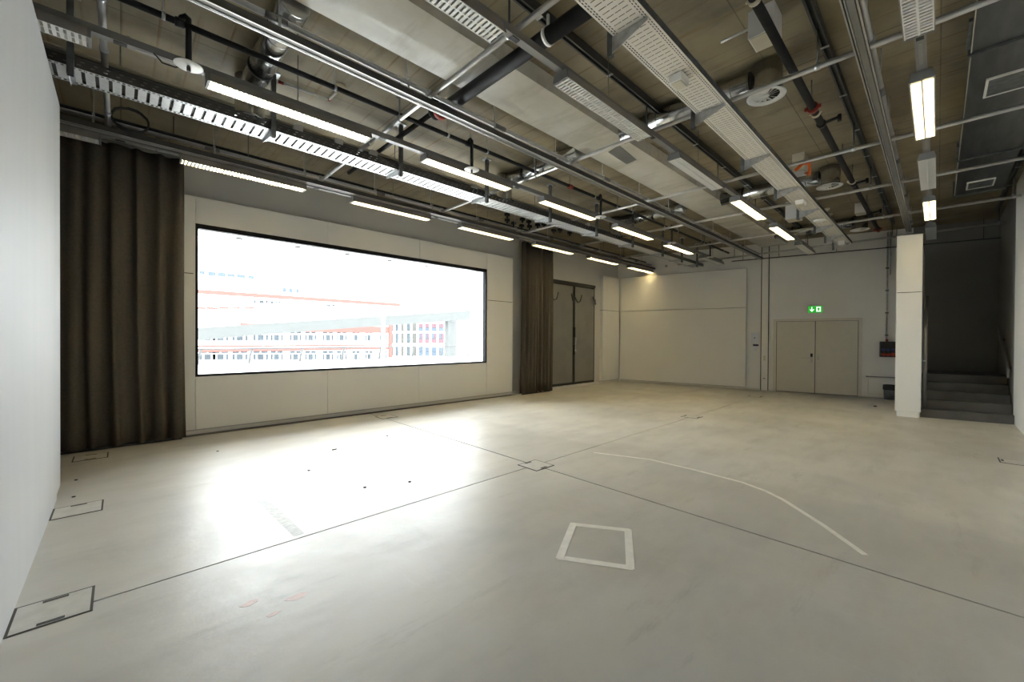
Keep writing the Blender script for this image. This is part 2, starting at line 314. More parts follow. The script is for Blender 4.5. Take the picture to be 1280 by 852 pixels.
# far wall (skewed), with panels
fwl = struct('wall_far', B().fbox(-0.6, 9.6, -0.35, -0.02, 0, CEIL), 'white')
for a, b_ in ((0.02, 1.95), (1.953, 3.885)):
    pass
part('wall_panel', B().fbox(0.02, 3.885, 0.0, 0.085, 0.075, 2.460), 'panel', fwl)
part('wall_panel', B().fbox(0.02, 3.885, 0.0, 0.085, 2.472, 3.645), 'panel', fwl)
part('panel_backing', B().fbox(0.03, 3.87, -0.019, -0.0005, 0.08, 3.62), 'joint', fwl)
part('edge_shadow_line', B().fbox(0.02, 3.885, 0.0, 0.087, 3.646, 3.656).fbox(3.886, 3.892, 0.0, 0.04, 0.08, 3.656), 'trim', fwl)  # dark strips draw the shadow line along the panel's top and right edge
bf = struct('baseboard_far', B().fbox(0.02, 4.262, -0.02, 0.02, 0.0, 0.05), 'plinth')
part('grey_strip', B().fbox(0.02, 3.885, -0.02, 0.035, 0.052, 0.074), 'trim', bf)
pi_ = struct('trim_3', B().fbox(4.285, 4.445, -0.02, 0.03, 0.0, 4.30), 'panel')
part('groove', B().fbox(4.262, 4.282, -0.02, 0.004, 0, 4.30).fbox(4.448, 4.468, -0.02, 0.004, 0, 4.30), 'doorframe', pi_)
part('stair_wall_shade', B().fbox(7.55, 9.6, -0.02, 0.0, 0.0, CEIL-0.002), 'stair_shade', fwl)  # darker sheet paints the shade on the alcove's back wall
# double door
def far_door():
    d = struct('door_1', B().fbox(4.58, 4.655, -0.02, 0.03, 0, 2.10).fbox(6.50, 6.575, -0.02, 0.03, 0, 2.10).fbox(4.655, 6.50, -0.02, 0.03, 2.035, 2.10), 'doorframe_w')
    part('rebate', B().fbox(4.6555, 6.4995, -0.02, -0.008, 0.0115, 2.0345), 'doorframe', d)
    for a, b_ in ((4.667, 5.563), (5.579, 6.488)):
        lf = part('door_leaf', B().fbox(a, b_, -0.0075, 0.012, 0.012, 2.026), 'door', d)
        if a < 5:
            part('lever_handle', B().fbox(5.27, 5.50, 0.045, 0.06, 0.985, 1.003).fbox(5.48, 5.50, 0.012, 0.06, 0.985, 1.003).fbox(5.465, 5.515, 0.012, 0.02, 0.86, 1.0), 'chrome', lf, label='steel lever handle')
            part('key_reader', B().fbox(5.465, 5.515, 0.012, 0.035, 1.02, 1.12), 'rubber', lf, label='small black electronic reader')
        else:
            part('lever_handle', B().fbox(5.61, 5.66, 0.012, 0.022, 0.95, 1.02).fbox(5.625, 5.645, 0.022, 0.06, 0.98, 1.11), 'chrome', lf, label='upright steel handle')
    part('threshold_gap', B().fbox(4.66, 6.495, -0.02, 0.006, 0.0, 0.011), 'doorframe', d)
far_door()
# steel double doors beside the window wall
def steel_doors():
    d = struct('door_2', ring_box(B(), DX0, DX1, 7.87, 7.95, DZ0, DZ1, 0.07), 'doorframe')
    part('head_beam', B().box(DX0, DX1, 7.84, 7.869, DZ1-0.09, DZ1), 'doorframe', d)
    part('backing', B().box(DX0+0.01, DX1-0.01, 7.952, 7.98, DZ0+0.01, DZ1-0.01), 'doorframe', d)  # plate added behind the leaves to block outdoor light leaking through the gaps
    mid = 10.17
    for a, b_, sgn in ((DX0+0.10, mid-0.05, 1), (mid+0.05, DX1-0.09, 1)):
        lf = part('door_leaf', B().box(a, b_, 7.84, 7.90, DZ0+0.075, DZ1-0.13), 'steel_door', d)
        part('edge_strip', B().box(a, b_, 7.836, 7.8395, DZ1-0.46, DZ1-0.445), 'midgrey', lf)
        part('espagnolette_rod', B().cyl((a-0.035, 7.815, DZ0+0.1), (a-0.035, 7.815, DZ1-0.12), 0.014, 8).box(a-0.05, a-0.02, 7.80, 7.86, 1.0, 1.3).box(a-0.055, a-0.015, 7.79, 7.86, 1.55, 1.85), 'black', lf)
        part('lever_bar', B().cyl((a-0.02, 7.80, 1.12), (a+0.03, 7.80, 1.52), 0.012, 8).box(a-0.03, a+0.03, 7.79, 7.835, 1.10, 1.16), 'galv', lf, label='bright steel locking lever')
        for x in (a-0.035, b_+0.01):
            part('hinge_hook', B().path([(x, 7.80, 2.78), (x+0.05*(1 if x < a else -1)*1, 7.74, 2.62), (x+0.16*(1 if x < a else -1), 7.72, 2.66), (x+0.23*(1 if x < a else -1), 7.72, 2.86)], 0.017, 8), 'black', lf)
    part('post', B().box(mid-0.045, mid+0.045, 7.85, 7.92, DZ0+0.07, DZ1-0.11), 'doorframe', d)
    part('roller_bracket', B().box(DX0-0.10, DX0+0.03, 7.74, 7.80, DZ1-0.05, DZ1+0.06), 'galvd', d)
steel_doors()

# partition wall beside the stairs, with white lining panels
def colbox(b, y0, y1, d0, d1, z0, z1):             # front skewed like the far wall, sides run along the room
    fr = lambda y, d: (11.100 + (0.575-y)*0.225 + d, y)
    P = [(*fr(y, d), z) for z in (z0, z1) for y, d in ((y0,d0),(y1,d0),(y1,d1),(y0,d1))]
    return b._add(P, [(0,3,2,1),(4,5,6,7),(0,1,5,4),(1,2,6,5),(2,3,7,6),(3,0,4,7)])
pw = struct('wall_stairs', colbox(B(), 0.235, 0.555, 0.05, 3.14, 0.0, 3.55), 'white')
part('wall_panel', colbox(B(), 0.215, 0.577, 0.0, 0.049, 0.11, 2.437), 'panel', pw)
part('wall_panel', colbox(B(), 0.215, 0.577, 0.0, 0.049, 2.449, 3.565), 'panel', pw)
part('seam', colbox(B(), 0.225, 0.567, 0.006, 0.048, 2.4375, 2.4485), 'joint', pw)
part('plinth', colbox(B(), 0.25, 0.54, 0.006, 0.049, 0.0, 0.105), 'panel', pw)

# stairs
t = thing('staircase', 'dark concrete stairs of five steps rising behind the white wall end', 'stairs', (11.8, -0.4, 0))
ya, yb = 0.225, -0.967
for i in range(5):
    e0 = 0.10 + 0.30*i; e1 = e0+0.32 if i < 4 else 2.9
    fx = lambda y, e: (11.22 + (0.225-y)*0.225 + e, y, 0.0)
    part('step', B().prism([fx(ya, e0), fx(yb, e0), fx(yb, e1), fx(ya, e1)], (0, 0, 0.158*(i+1) if i < 4 else 0.79)), 'stair', t)
hr = thing('stair_railing', 'flat dark steel railing post on the left of the stairs', 'railing', (11.46, 0.19, 0.16))
part('rail_plate', B().path([(11.55, 0.17, 0.17), (11.55, 0.17, 1.70), (11.60, 0.17, 1.77), (11.75, 0.17, 1.80), (13.2, 0.17, 2.5)], 0.028, 8), 'midgrey', hr)
part('tag', B().box(11.50, 11.51, 0.16, 0.215, 1.09, 1.11), 'plastic', hr, label='tiny white tag')
h2 = thing('stair_handrail', 'grey handrail board fixed to the right wall of the stairs', 'handrail', (12.6, -1.0, 1.2))
part('rail_board', B().prism([(12.15, -0.945, 0.80), (14.0, -0.945, 1.70), (14.0, -0.945, 1.86), (12.15, -0.945, 0.98)], (0, 0.03, 0)), 'midgrey', h2)
part('wall_bracket', B().box(12.4, 12.45, -0.984, -0.946, 0.95, 1.0), 'galvd', h2); part('wall_bracket', B().box(13.5, 13.55, -0.984, -0.946, 1.5, 1.55), 'galvd', h2)

# ================================================================ EXTERIOR
tf = struct('trim_4', B().box(-9, 17, 8.22, 12.6, 0.0, 0.55).box(-9, 17, 12.35, 12.6, 0.55, 0.80), 'ext_white')
so = thing('roof_overhang', 'white roof overhang outside the big window with small downlights', 'overhang', (4, 9, 3.5))
part('soffit', B().box(-3, 16, 8.23, 9.45, 3.36, 3.55), 'ext_white', so)
for k in range(7): part('downlight', B().cyl((1.62+1.02*k, 9.15, 3.335), (1.62+1.02*k, 9.15, 3.3599), 0.055, 12), 'black', so)
struct('trim_5', B().box(6.62, 6.9, 8.23, 8.50, 0.55, 3.36), 'ext_white')
gd = struct('trim_6', B().box(-220, 400, 13, 320, -5.2, -4.9), 'ground')
def ext(u, v, Y): return onY(u, v, Y)
def wrect(b, u0, u1, v0, v1, Y, th):
    c0 = ext(u0, (v0+v1)/2, Y); c1 = ext(u1, (v0+v1)/2, Y); um = (u0+u1)/2
    zt = ext(um, v0, Y).z; zb = ext(um, v1, Y).z
    return b.box(c0.x, c1.x, Y-th, Y, zb, zt)
bl = thing('office_building', 'long white office building with orange bands seen through the window', 'building', (50, 100, -4.9))
xa, xb, xm = ext(225, 425, 100).x, ext(486, 425, 100).x, ext(640, 425, 100).x
part('facade', B().box(xa-30, xm+10, 100.0, 112, -4.9, 19), 'facade', bl)
part('roof_line', B().box(ext(350, 348, 100).x, ext(416, 352, 100).x, 99.9, 99.99, ext(350, 345.5, 100).z, ext(350, 344.7, 100).z), 'ext_rail', bl)
def hband(u0, u1, va, vb, Y=100, th=0.25):
    a = ext(u0, va, Y); c = ext(u0, vb, Y)
    return B().box(a.x, ext(u1, va, Y).x, Y-th, Y-0.01, c.z, a.z)
for u0, u1, va, vb in ((236, 500, 360.8, 366), (238, 486, 431.6, 434), (238, 486, 437, 440.2), (247, 257, 383.5, 386), (258, 272, 383.5, 386), (274, 286, 383.2, 385.6), (290, 300, 383, 385), (303, 318, 383, 385), (256, 318, 388, 389)):
    part('orange_band', hband(u0, u1, va, vb), 'ext_orange', bl, label='orange facade band')
part('orange_band', hband(300, 486, 403.5, 413.5), 'ext_orange', bl, label='orange facade band')
part('orange_post', wrect(B(), 485.5, 489.5, 405, 446.5, 100, 0.4), 'ext_orange', bl, label='upright orange strip')
starts = [249.5, 265.7, 290.3, 316.7, 338.4, 362.3, 381.5, 403.6, 420.9, 440, 456.4, 474.4]
for i, u in enumerate(starts):
    wd = 20.5 - 0.04*(u-265)
    wd = min(wd, 20)*(0.86 if u > 330 else 1)*(0.85 if u > 430 else 1)
    for (va, vb) in ((418.3, 425.3), (442.3, 449.3)):
        for f0, f1 in ((0, .17), (.28, .70), (.84, 1.0)):
            part('window', wrect(B(), u+f0*wd, u+f1*wd, va, vb, 99.98, 0.10), 'ext_glass', bl)
    for (va, vb) in ((414.3, 416.6), (437.9+0.6, 441.2)):
        for f0, f1 in ((0, .44), (.54, .98)):
            part('window', wrect(B(), u+f0*wd, u+f1*wd, va, vb, 99.98, 0.10), 'ext_glass', bl)
for u0, u1, v0, v1 in ((249.5,255.8,338.5,342.5),(260,270,339.5,344.6),(272.2,282.2,340.5,345.5),(284.6,293.7,342,346),(296,306.3,343,347.2),(310,317.7,344.2,348.4),(353.5,358,359.5,365),(361.5,366,360.5,365.5),(370,374,361,366)):
    part('window', wrect(B(), u0, u1, v0, v1, 99.98, 0.10), 'ext_blue', bl, label='pale blue window')
for u0, u1, v0, v1 in ((317,320,374.5,379),(324,329.5,375,379),(332,334.5,375,379),(338.5,341.5,376,379.5),(344,346,376,379.5),(348,350.5,376.5,379),(317,322,369.5,371.6),(326,334,370,372),(338,346,371,373),(348,353,372,373.8),(403,409,375,376.4),(411,418,376,377),(421,428,377,378),(408,413,380.5,383),(415,418,380.5,383),(425,428.5,381,383)):
    part('window', wrect(B(), u0, u1, v0, v1, 99.98, 0.10), 'ext_glass', bl)
for u0, u1 in ((489.5,491.5),(494,498),(501,505),(508.2,513),(515.5,520.5),(523,529),(531,537),(539.5,546),(548.3,555),(557.6,560.2)):
    for k, (v0, v1) in enumerate(((404,414),(416.3,429),(433.8,444.5))):
        wf = part('window', wrect(B(), u0, u1, v0, v1, 99.98, 0.08), 'ext_beige' if u0 in (501, 515.5) else 'ext_glass', bl)
        if u0 > 522:
            um = (u0+u1)/2
            part('pane', wrect(B(), u0, um-0.3, v0+0.4, v0+(v1-v0)*.5, 99.89, 0.03), 'ext_red' if k == 0 else 'ext_blue', wf, label='red blind' if k == 0 else None)
            part('pane', wrect(B(), um+0.3, u1, v0+0.4, v0+(v1-v0)*.5, 99.89, 0.03), 'ext_red' if k != 2 else 'ext_blue', wf, label='red blind' if k != 2 else None)
            part('pane', wrect(B(), u0, u1, v0+(v1-v0)*.58, v1-0.3, 99.89, 0.03), 'ext_blue' if k != 1 else 'ext_red', wf, label='red blind' if k == 1 else None)
rp = thing('concrete_ramp', 'pale grey concrete ramp bridge crossing the view outside the window', 'ramp', (30, 60, -4.9))
pts = [ext(225, 411, 60), ext(330, 404.2, 60), ext(450, 396.5, 60), ext(600, 387.3, 60), ext(600, 398.5, 60), ext(450, 409, 60), ext(330, 418, 60), ext(225, 427, 60)]
part('deck_beam', B().prism(pts, (0, 1.4, 0)), 'ext_conc', rp)
part('pier', B().box(ext(560.5, 415, 60).x, ext(571.5, 415, 60).x, 60.1, 61.2, -4.9, ext(565, 400.2, 60).z), 'ext_conc', rp)
part('bearing', B().box(ext(563, 415, 60).x, ext(569, 415, 60).x, 60.0, 61.0, ext(565, 402.3, 60).z, ext(565, 400.6, 60).z), 'ext_rail', rp)
pp = onY(479, 431, 30)
solo('flag_pole', B().box(pp.x-0.10, pp.x+0.10, 29.9, 30.1, -4.9, onY(479, 392, 30).z), 'ext_white', 'slim white pole standing in front of the concrete ramp', 'pole', (pp.x, 30, -4.9))
rl = thing('terrace_railing', 'pale railing with curved posts along the terrace outside the window', 'railing', (4, 12.45, 0.8))
zr = onY(245, 436.3, 12.45).z
part('handrail', B().cyl((-3, 12.45, zr), (17, 12.45, zr), 0.02, 8), 'ext_rail', rl)
for u in (315, 378, 430, 476, 517, 553, 587, 268-17):
    p = onY(u, 445, 12.45)
    part('post', B().path([(p.x, 12.45, zr-0.02), (p.x-0.05, 12.43, zr-0.2), (p.x-0.07, 12.45, 0.8)], 0.03, 6), 'ext_rail', rl)

# ================================================================ FLOOR DETAILS
def floor_box(cx, cy, label, slots):
    t = thing('floor_box', label, 'floor box', (cx, cy, 0), 'square floor boxes along the slab joints')
    fr = B(); h = 0.155
    for a in ((-h, h, -h, -h+0.012), (-h, h, h-0.012, h), (-h, -h+0.012, -h+0.012, h-0.012), (h-0.012, h, -h+0.012, h-0.012)): fr.box(cx+a[0], cx+a[1], cy+a[2], cy+a[3], 0.0, 0.003)
    part('rim', fr, 'joint', t); i = h-0.0125
    part('lid', B().box(cx-i, cx+i, cy-i, cy+i, 0.0, 0.004), 'lid', t)
    for sgn in slots:
        part('cable_slot', B().box(cx-0.05, cx+0.05, cy+sgn*(i-0.018)-0.012, cy+sgn*(i-0.018)+0.012, 0.0041, 0.0052) if True else None, 'rubber', t)
    return t
floor_box(3.545, 3.275, 'square floor box where the joints cross in mid-floor', (-1, 1))
floor_box(7.99, 3.285, 'square floor box at the far joint crossing before the cream doors', (-1, 1))
floor_box(3.63, 7.20, 'square floor box close to the wall under the big window', (-1, 1))
floor_box(8.0, -0.70, 'square floor box at the right wall near the stairs', (-1, 1))
floor_box(-0.265, 3.335, 'nearest floor box by the left wall with dark slots', (-1, 1))
floor_box(-0.265, 5.12, 'middle floor box at the end of the left wall', (1,))
floor_box(-0.265, 7.24, 'floor box in front of the large dark curtain', (-1, 1))
floor_box(12.12, 3.33, 'farthest floor box beside the cream double door', (-1, 1))
def tape(pts, w, label, closed=False):
    b = B(); n = len(pts); k = n if closed else n-1
    for i in range(k):
        a, c = Vector((*pts[i], 0)), Vector((*pts[(i+1) % n], 0)); d = (c-a).normalized(); s = Vector((-d.y, d.x, 0))*w/2
        a = a-d*w*0.3; c = c+d*w*0.3
        b.prism([a-s+Vector((0,0,.0003*(i+1))), c-s+Vector((0,0,.0003*(i+1))), c+s+Vector((0,0,.0003*(i+1))), a+s+Vector((0,0,.0003*(i+1)))], (0, 0, 0.0012))
    c = sum((Vector((*p, 0)) for p in pts), Vector())/n
    return solo('floor_tape', b, 'tape', label, 'tape', (c.x, c.y, 0))
tape([tuple(onZ(u, v)[:2]) for u, v in ((743,565.5),(812,574),(870,587.5),(927,602.5),(957,613.5),(978,624),(1030,657),(1080,692.5))], 0.042, 'long bent white tape line across the right of the floor')
tape([tuple(onZ(u, v)[:2]) for u, v in ((716.5,655),(785,662.5),(788,709.5),(700,696.8))], 0.055, 'white tape square stuck on the floor in the foreground', True)
for i, (u, v) in enumerate(((272,564),(386,588),(456,609),(418,562),(484,545),(512,602),(92,621),(95,600))):
    p = onZ(u, v); b = B().box(p.x-0.012, p.x+0.012, p.y-0.009, p.y+0.009, 0, 0.008) if i != 3 else B().cyl((p.x-0.03, p.y, 0.006), (p.x+0.03, p.y+0.01, 0.006), 0.006, 6)
    solo('debris_crumb', b, 'dirt', 'tiny dark crumb on the floor, ' + ['nearest the dark curtain foot', 'left of the widest one in the window glare', 'widest one in the middle of the window glare', 'long thin sliver in the window glare', 'closest to the wall below the window', 'farthest right in the window glare', 'upper of two beside the left wall end', 'lower of two beside the left wall end'][i], 'debris', (p.x, p.y, 0), 'crumbs on the floor')

a, c = onZ(328, 624), onZ(374, 668); d = (c-a).normalized(); q = Vector((-d.y, d.x, 0))*0.045
solo('floor_mark', B().prism([a-q, c-q*0.8, c+q*0.8, a+q], (0, 0, 0.0006)), 'scuff', 'faded grey stripe worn into the floor in the window glare', 'mark', (a.x, a.y, 0))
for i, (u, v, rr) in enumerate(((371, 745, 0.035), (313, 753, 0.03), (342, 767, 0.02))):
    p = onZ(u, v); rnd = random.Random(i)
    pts = [(p.x+rr*(1.3+0.7*rnd.random())*math.cos(k*0.57), p.y+rr*(0.5+0.6*rnd.random())*math.sin(k*0.57), 0) for k in range(11)]
    solo('paint_stain', B().prism(pts, (0, 0, 0.0006)), 'pinkstain', ['reddish paint stain right of the nearest floor box', 'pale pink paint stain closest to the nearest floor box', 'smallest pinkish paint stain below the other two'][i], 'stain', (p.x, p.y, 0), 'paint stains on the floor')
# ================================================================ CURTAINS
def curtain(xa, xb, y, zb, zt, folds, amp, name_label, seed, squeeze=None):
    rnd = random.Random(seed); nx, nz = folds*16, 14
    ph = [rnd.uniform(-0.9, 0.9) for _ in range(folds+2)]; am = [rnd.uniform(0.55, 1.25) for _ in range(folds+2)]
    c = thing('curtain', name_label, 'curtain', ((xa+xb)/2, y, zb))
    vs = []
    for j in range(nz+1):
        tz = j/nz; z = zb + (zt-zb)*tz
        for i in range(nx+1):
            tx = i/nx; fx = tx*folds; k = int(fx); fr = fx-k
            a = am[k]*(1-fr)+am[k+1]*fr; p = ph[k]*(1-fr)+ph[k+1]*fr
            o = math.sin(2*math.pi*fx + p*(0.5+0.5*tz) + 0.4*(1-tz)*math.sin(k*2.1))
            o = math.copysign(abs(o)**0.8, o)
            x = xa + (xb-xa)*tx + 0.02*math.sin(fx*5+tz*2) + 0.03*math.sin(tz*3+seed)*(1-tz)
            vs.append((x, y + amp*a*o*(1.0-0.35*tz), z + (0.006*math.sin(fx*4) if j == 0 else 0)))
    fs = [(j*(nx+1)+i, j*(nx+1)+i+1, (j+1)*(nx+1)+i+1, (j+1)*(nx+1)+i) for j in range(nz) for i in range(nx)]
    b = B(); b._add(vs, fs, True)
    o = part('fabric', b, 'curtain', c); md = o.modifiers.new('thickness', 'SOLIDIFY'); md.thickness = 0.008
    part('hem_weight', B().box(xa+0.02, xb-0.02, y-0.012, y+0.012, zb-0.028, zb-0.004), 'black', c)
    part('curtain_rail', B().box(xa-0.05, xb+0.05, y-0.02, y+0.02, zt, zt+0.035), 'midgrey', c)
    part('rail_hanger', B().cyl((xa+0.3, y, zt+0.035), (xa+0.3, y, CEIL), 0.008, 6).cyl((xb-0.3, y, zt+0.035), (xb-0.3, y, CEIL), 0.008, 6), 'galvd', c)
curtain(-2.3, 0.665, 7.60, 0.035, 4.05, 14, 0.055, 'wide dark brown curtain hanging left of the big window', 3)
curtain(7.62, 8.80, 7.58, 0.035, 4.05, 9, 0.10, 'narrow gathered brown curtain between the window and steel doors', 5)

# ================================================================ CEILING SERVICES
# --- fluorescent lights: prototypes
def make_light(lit, lab):
    t = thing('ceiling_light', lab, 'light', (0, 0, 0), 'linear louvred ceiling lights')
    L, w0, w1, z0, z1 = 1.5, 0.084, 0.066, 3.745, 3.825
    prof = lambda x: [(x, -w0, z0), (x, -w1, z1), (x, w1, z1), (x, w0, z0)]
    h = B()
    h.prism([(0.02, -w0, z0), (0.02, -w1, z1), (0.02, -w1+0.006, z1), (0.02, -w0+0.006, z0)], (L-0.04, 0, 0))
    h.prism([(0.02, w0, z0), (0.02, w1, z1), (0.02, w1-0.006, z1), (0.02, w0-0.006, z0)], (L-0.04, 0, 0))
    h.box(0.02, L-0.02, -w1+0.006, w1-0.006, z1-0.006, z1)
    part('housing', h, 'lampbody', t)
    part('reflector', B().box(0.022, L-0.022, -w1+0.006, w1-0.006, z1-0.012, z1-0.0065), 'louver', t)
    part('side_reflector', B().prism([(0.022, -w0+0.0065, z0+0.001), (0.022, -w1+0.0065, z1-0.013), (0.022, -w1+0.009, z1-0.013), (0.022, -w0+0.011, z0+0.001)], (L-0.044, 0, 0)), 'louver', t)
    part('side_reflector', B().prism([(0.022, w0-0.0065, z0+0.001), (0.022, w1-0.0065, z1-0.013), (0.022, w1-0.009, z1-0.013), (0.022, w0-0.011, z0+0.001)], (L-0.044, 0, 0)), 'louver', t)
    part('end_cap', B().prism(prof(0.0), (0.02, 0, 0)), 'endcap', t)
    part('end_cap', B().prism(prof(L-0.02), (0.02, 0, 0)), 'endcap', t)
    part('louver_rail', B().box(0.02, L-0.02, -0.006, 0.006, z0, z0+0.03).box(0.02, L-0.02, -w0+0.006, -w0+0.013, z0, z0+0.012).box(0.02, L-0.02, w0-0.013, w0-0.006, z0, z0+0.012), 'louver', t)
    lv = B(); n = 38
    for i in range(n):
        x = 0.02 + (L-0.04)*(i+0.5)/n
        for s in (-1, 1):
            ya, yb = (s*0.006, s*(w0-0.0065)); ya, yb = min(ya, yb), max(ya, yb)
            lv.prism([(x-0.011, ya, z0+0.001), (x+0.011, ya, z0+0.001), (x+0.002, ya, z0+0.026), (x-0.002, ya, z0+0.026)], (0, yb-ya, 0))
    part('louver_blades', lv, 'louver', t, kind='stuff')
    for s in (-1, 1):
        part('tube_lamp', B().cyl((0.03, s*0.036, z0+0.047), (L-0.03, s*0.036, z0+0.047), 0.016, 10), 'tubelit' if lit else 'tubeoff', t)
    return t
protos = {True: make_light(True, 'x'), False: make_light(False, 'x')}
used = {True: False, False: False}
ORD = ['nearest', 'second', 'third', 'fourth', 'fifth', 'sixth', 'farthest']
rows = [('in the row over the stairs side', 0.115, {2: False, 3: True, 4: False, 5: True, 6: False}),
        ('in the row beside the pale concrete band', 2.30, {1: False, 2: False, 3: False, 4: True, 5: True, 6: False}),
        ('in the row beside the cable ladder', 4.525, {0: False, 1: True, 2: True, 3: True, 4: True, 5: True, 6: False}),
        ('in the row along the window wall', 6.76, {0: False, 1: True, 2: True, 3: True, 4: True, 5: True, 6: True})]
for nm, y, d in rows:
    ks = sorted(d)
    for q, k in enumerate(ks):
        lit = d[k]; o = protos[lit]
        if used[lit]: o = copy_tree(protos[lit])
        used[lit] = True
        o.location = (-1.66+2.213*k - (0.06 if k == 6 else 0), y, 0)
        wd = 'farthest' if q == len(ks)-1 else ('nearest' if q == 0 else ORD[q]+' nearest')
        o['label'] = ('lit ' if lit else 'unlit ') + 'louvred light, ' + wd + ' ' + nm
    rt = thing('light_trunking', 'slim grey trunking carrying the lights ' + nm, 'trunking', (0, y, 3.83), 'light trunkings')
    part('rail', B().box(-3.0, 13.03, y-0.032, y+0.032, 3.826, 3.885), 'midgrey', rt)
    for k in range(7):
        x = -1.66+2.213*k
        part('suspension_rod', B().cyl((x+0.75, y, 3.885), (x+0.75, y, CEIL), 0.004, 6), 'galvd', rt)
        if k in d and k < 6:
            part('socket_cover', B().box(x+1.62, x+1.70, y-0.022, y+0.022, 3.821, 3.8259), 'rubber', rt)
    if y < 1 or y > 4:
        for k in range(6):
            if k in d and k != 1: part('edge_strip', B().box(-1.66+2.213*k+1.75, -1.66+2.213*k+2.1, y-0.012, y+0.012, 3.822, 3.8259), 'lampbody', rt)

# --- grid tubes across the room
GX = [-0.10, 2.26, 4.50, 6.76, 8.68, 10.90, 13.16]
names = ['nearest the left wall', 'second from the left wall', 'third from the left wall', 'fourth from the left wall', 'fifth from the left wall', 'second from the far wall', 'closest to the far wall']
for i, x in enumerate(GX):
    yr = -0.95; yl = 7.0
    if i == 6: yl = 5.9
    t = thing('grid_tube', 'round aluminium cross tube ' + names[i] + ' under the ceiling', 'tube', (x, yr, 3.94), 'aluminium cross tubes')
    part('tube', B().cyl((x, yr, 3.94), (x, yl, 3.94), 0.024, 14), 'tube', t)
    for y in (-0.86, 0.765, 2.41, 4.2):
        part('hanger_rod', B().cyl((x, y, 3.966), (x, y, 4.272 if y < 3 else CEIL), 0.009, 8), 'galvd', t)
        part('clamp', B().cyl((x, y-0.018, 3.94), (x, y+0.018, 3.94), 0.029, 14).box(x-0.012, x+0.012, y-0.012, y+0.012, 3.968, 3.99), 'galv', t)
    for y in (4.95, 6.3):
        part('clamp', B().cyl((x, y-0.03, 3.94), (x, y+0.03, 3.94), 0.030, 14), 'galv', t)
# --- long tubes on top of the cross tubes with a lighting track below
for nm, y, yt, x1 in (('beside the pale concrete band', 3.61, 3.545, 13.45), ('along the window wall', 6.70, 6.60, 12.9), ('on the stairs side', 0.41, 0.405, 12.2)):
    t = thing('grid_tube', 'long aluminium tube ' + nm, 'tube', (0, y, 3.99), 'long aluminium tubes')
    part('tube', B().cyl((-3.5, y, 3.989), (x1, y, 3.989), 0.0245, 14), 'tube', t)
    for k, x in enumerate(GX[:6]):
        part('clamp', B().box(x-0.03, x+0.03, y-0.029, y+0.029, 3.955, 4.012), 'galv', t)
        part('sleeve', B().cyl((x+0.9, y, 3.989), (x+1.06, y, 3.989), 0.029, 14), 'midgrey', t)
    r = thing('lighting_track', 'grey double-flange track hung below the long tube ' + nm, 'track', (0, yt, 3.84), 'lighting tracks')
    part('profile', B().box(-3.5, x1+0.1, yt, yt+0.006, 3.838, 3.90).box(-3.5, x1+0.1, yt+0.076, yt+0.082, 3.838, 3.90).box(-3.5, x1+0.1, yt+0.006, yt+0.076, 3.862, 3.868), 'darkgrey', r)
    part('lower_flange', B().box(-3.5, x1+0.1, yt-0.006, yt+0.006, 3.834, 3.838).box(-3.5, x1+0.1, yt+0.060, yt+0.066, 3.834, 3.860).box(-3.5, x1+0.1, yt+0.076, yt+0.086, 3.834, 3.838), 'tube', r)
    part('inner_channel', B().box(-3.5, x1+0.1, yt+0.014, yt+0.056, 3.842, 3.860), 'midgrey', r)
    for x in [0.9+1.12*k for k in range(-2, 11) if 0.9+1.12*k < x1]:
        if min(abs(x-gx) for gx in GX) > 0.08:
            part('hanger', B().box(x-0.010, x+0.010, yt+0.03, yt+0.036, 3.868, 3.992).box(x-0.012, x+0.012, min(y, yt+0.03), max(y, yt+0.036), 4.0145, 4.018).cyl((x, y, 4.018), (x, y, CEIL), 0.005, 6), 'galv', r)
# --- strut rails on the ceiling
for nm, y in (('above the right cable tray', 2.41), ('right of the right sprinkler pipe', 0.765), ('beside the flat duct', -0.86)):
    t = thing('ceiling_rail', 'dark slotted strut rail on the ceiling ' + nm, 'rail', (0, y, 4.27), 'strut rails on the ceiling')
    part('channel', B().box(-3, 13.4, y-0.03, y-0.026, 4.272, CEIL).box(-3, 13.4, y+0.026, y+0.03, 4.272, CEIL).box(-3, 13.4, y-0.026, y+0.026, 4.335, CEIL), 'darkgrey', t)
    part('lip', B().box(-3, 13.4, y-0.026, y-0.014, 4.272, 4.276).box(-3, 13.4, y+0.014, y+0.026, 4.272, 4.276), 'darkgrey', t)
    for k in range(12): part('rail_clip', B().box(0.4+1.1*k, 0.43+1.1*k, y-0.034, y+0.034, 4.268, 4.2715), 'galv', t)
solo('cable_pipe', B().cyl((-3.5, 6.90, 4.10), (12.9, 6.90, 4.10), 0.028, 10).cyl((0.5, 6.90, 4.1), (0.5, 6.90, CEIL-.001), 0.005, 6).cyl((6.5, 6.90, 4.1), (6.5, 6.90, CEIL-.001), 0.005, 6).cyl((11.5, 6.90, 4.1), (11.5, 6.90, CEIL-.001), 0.005, 6), 'pipegrey', 'thin dark pipe running above the long tube along the window wall', 'pipe', (0, 6.9, 4.1))

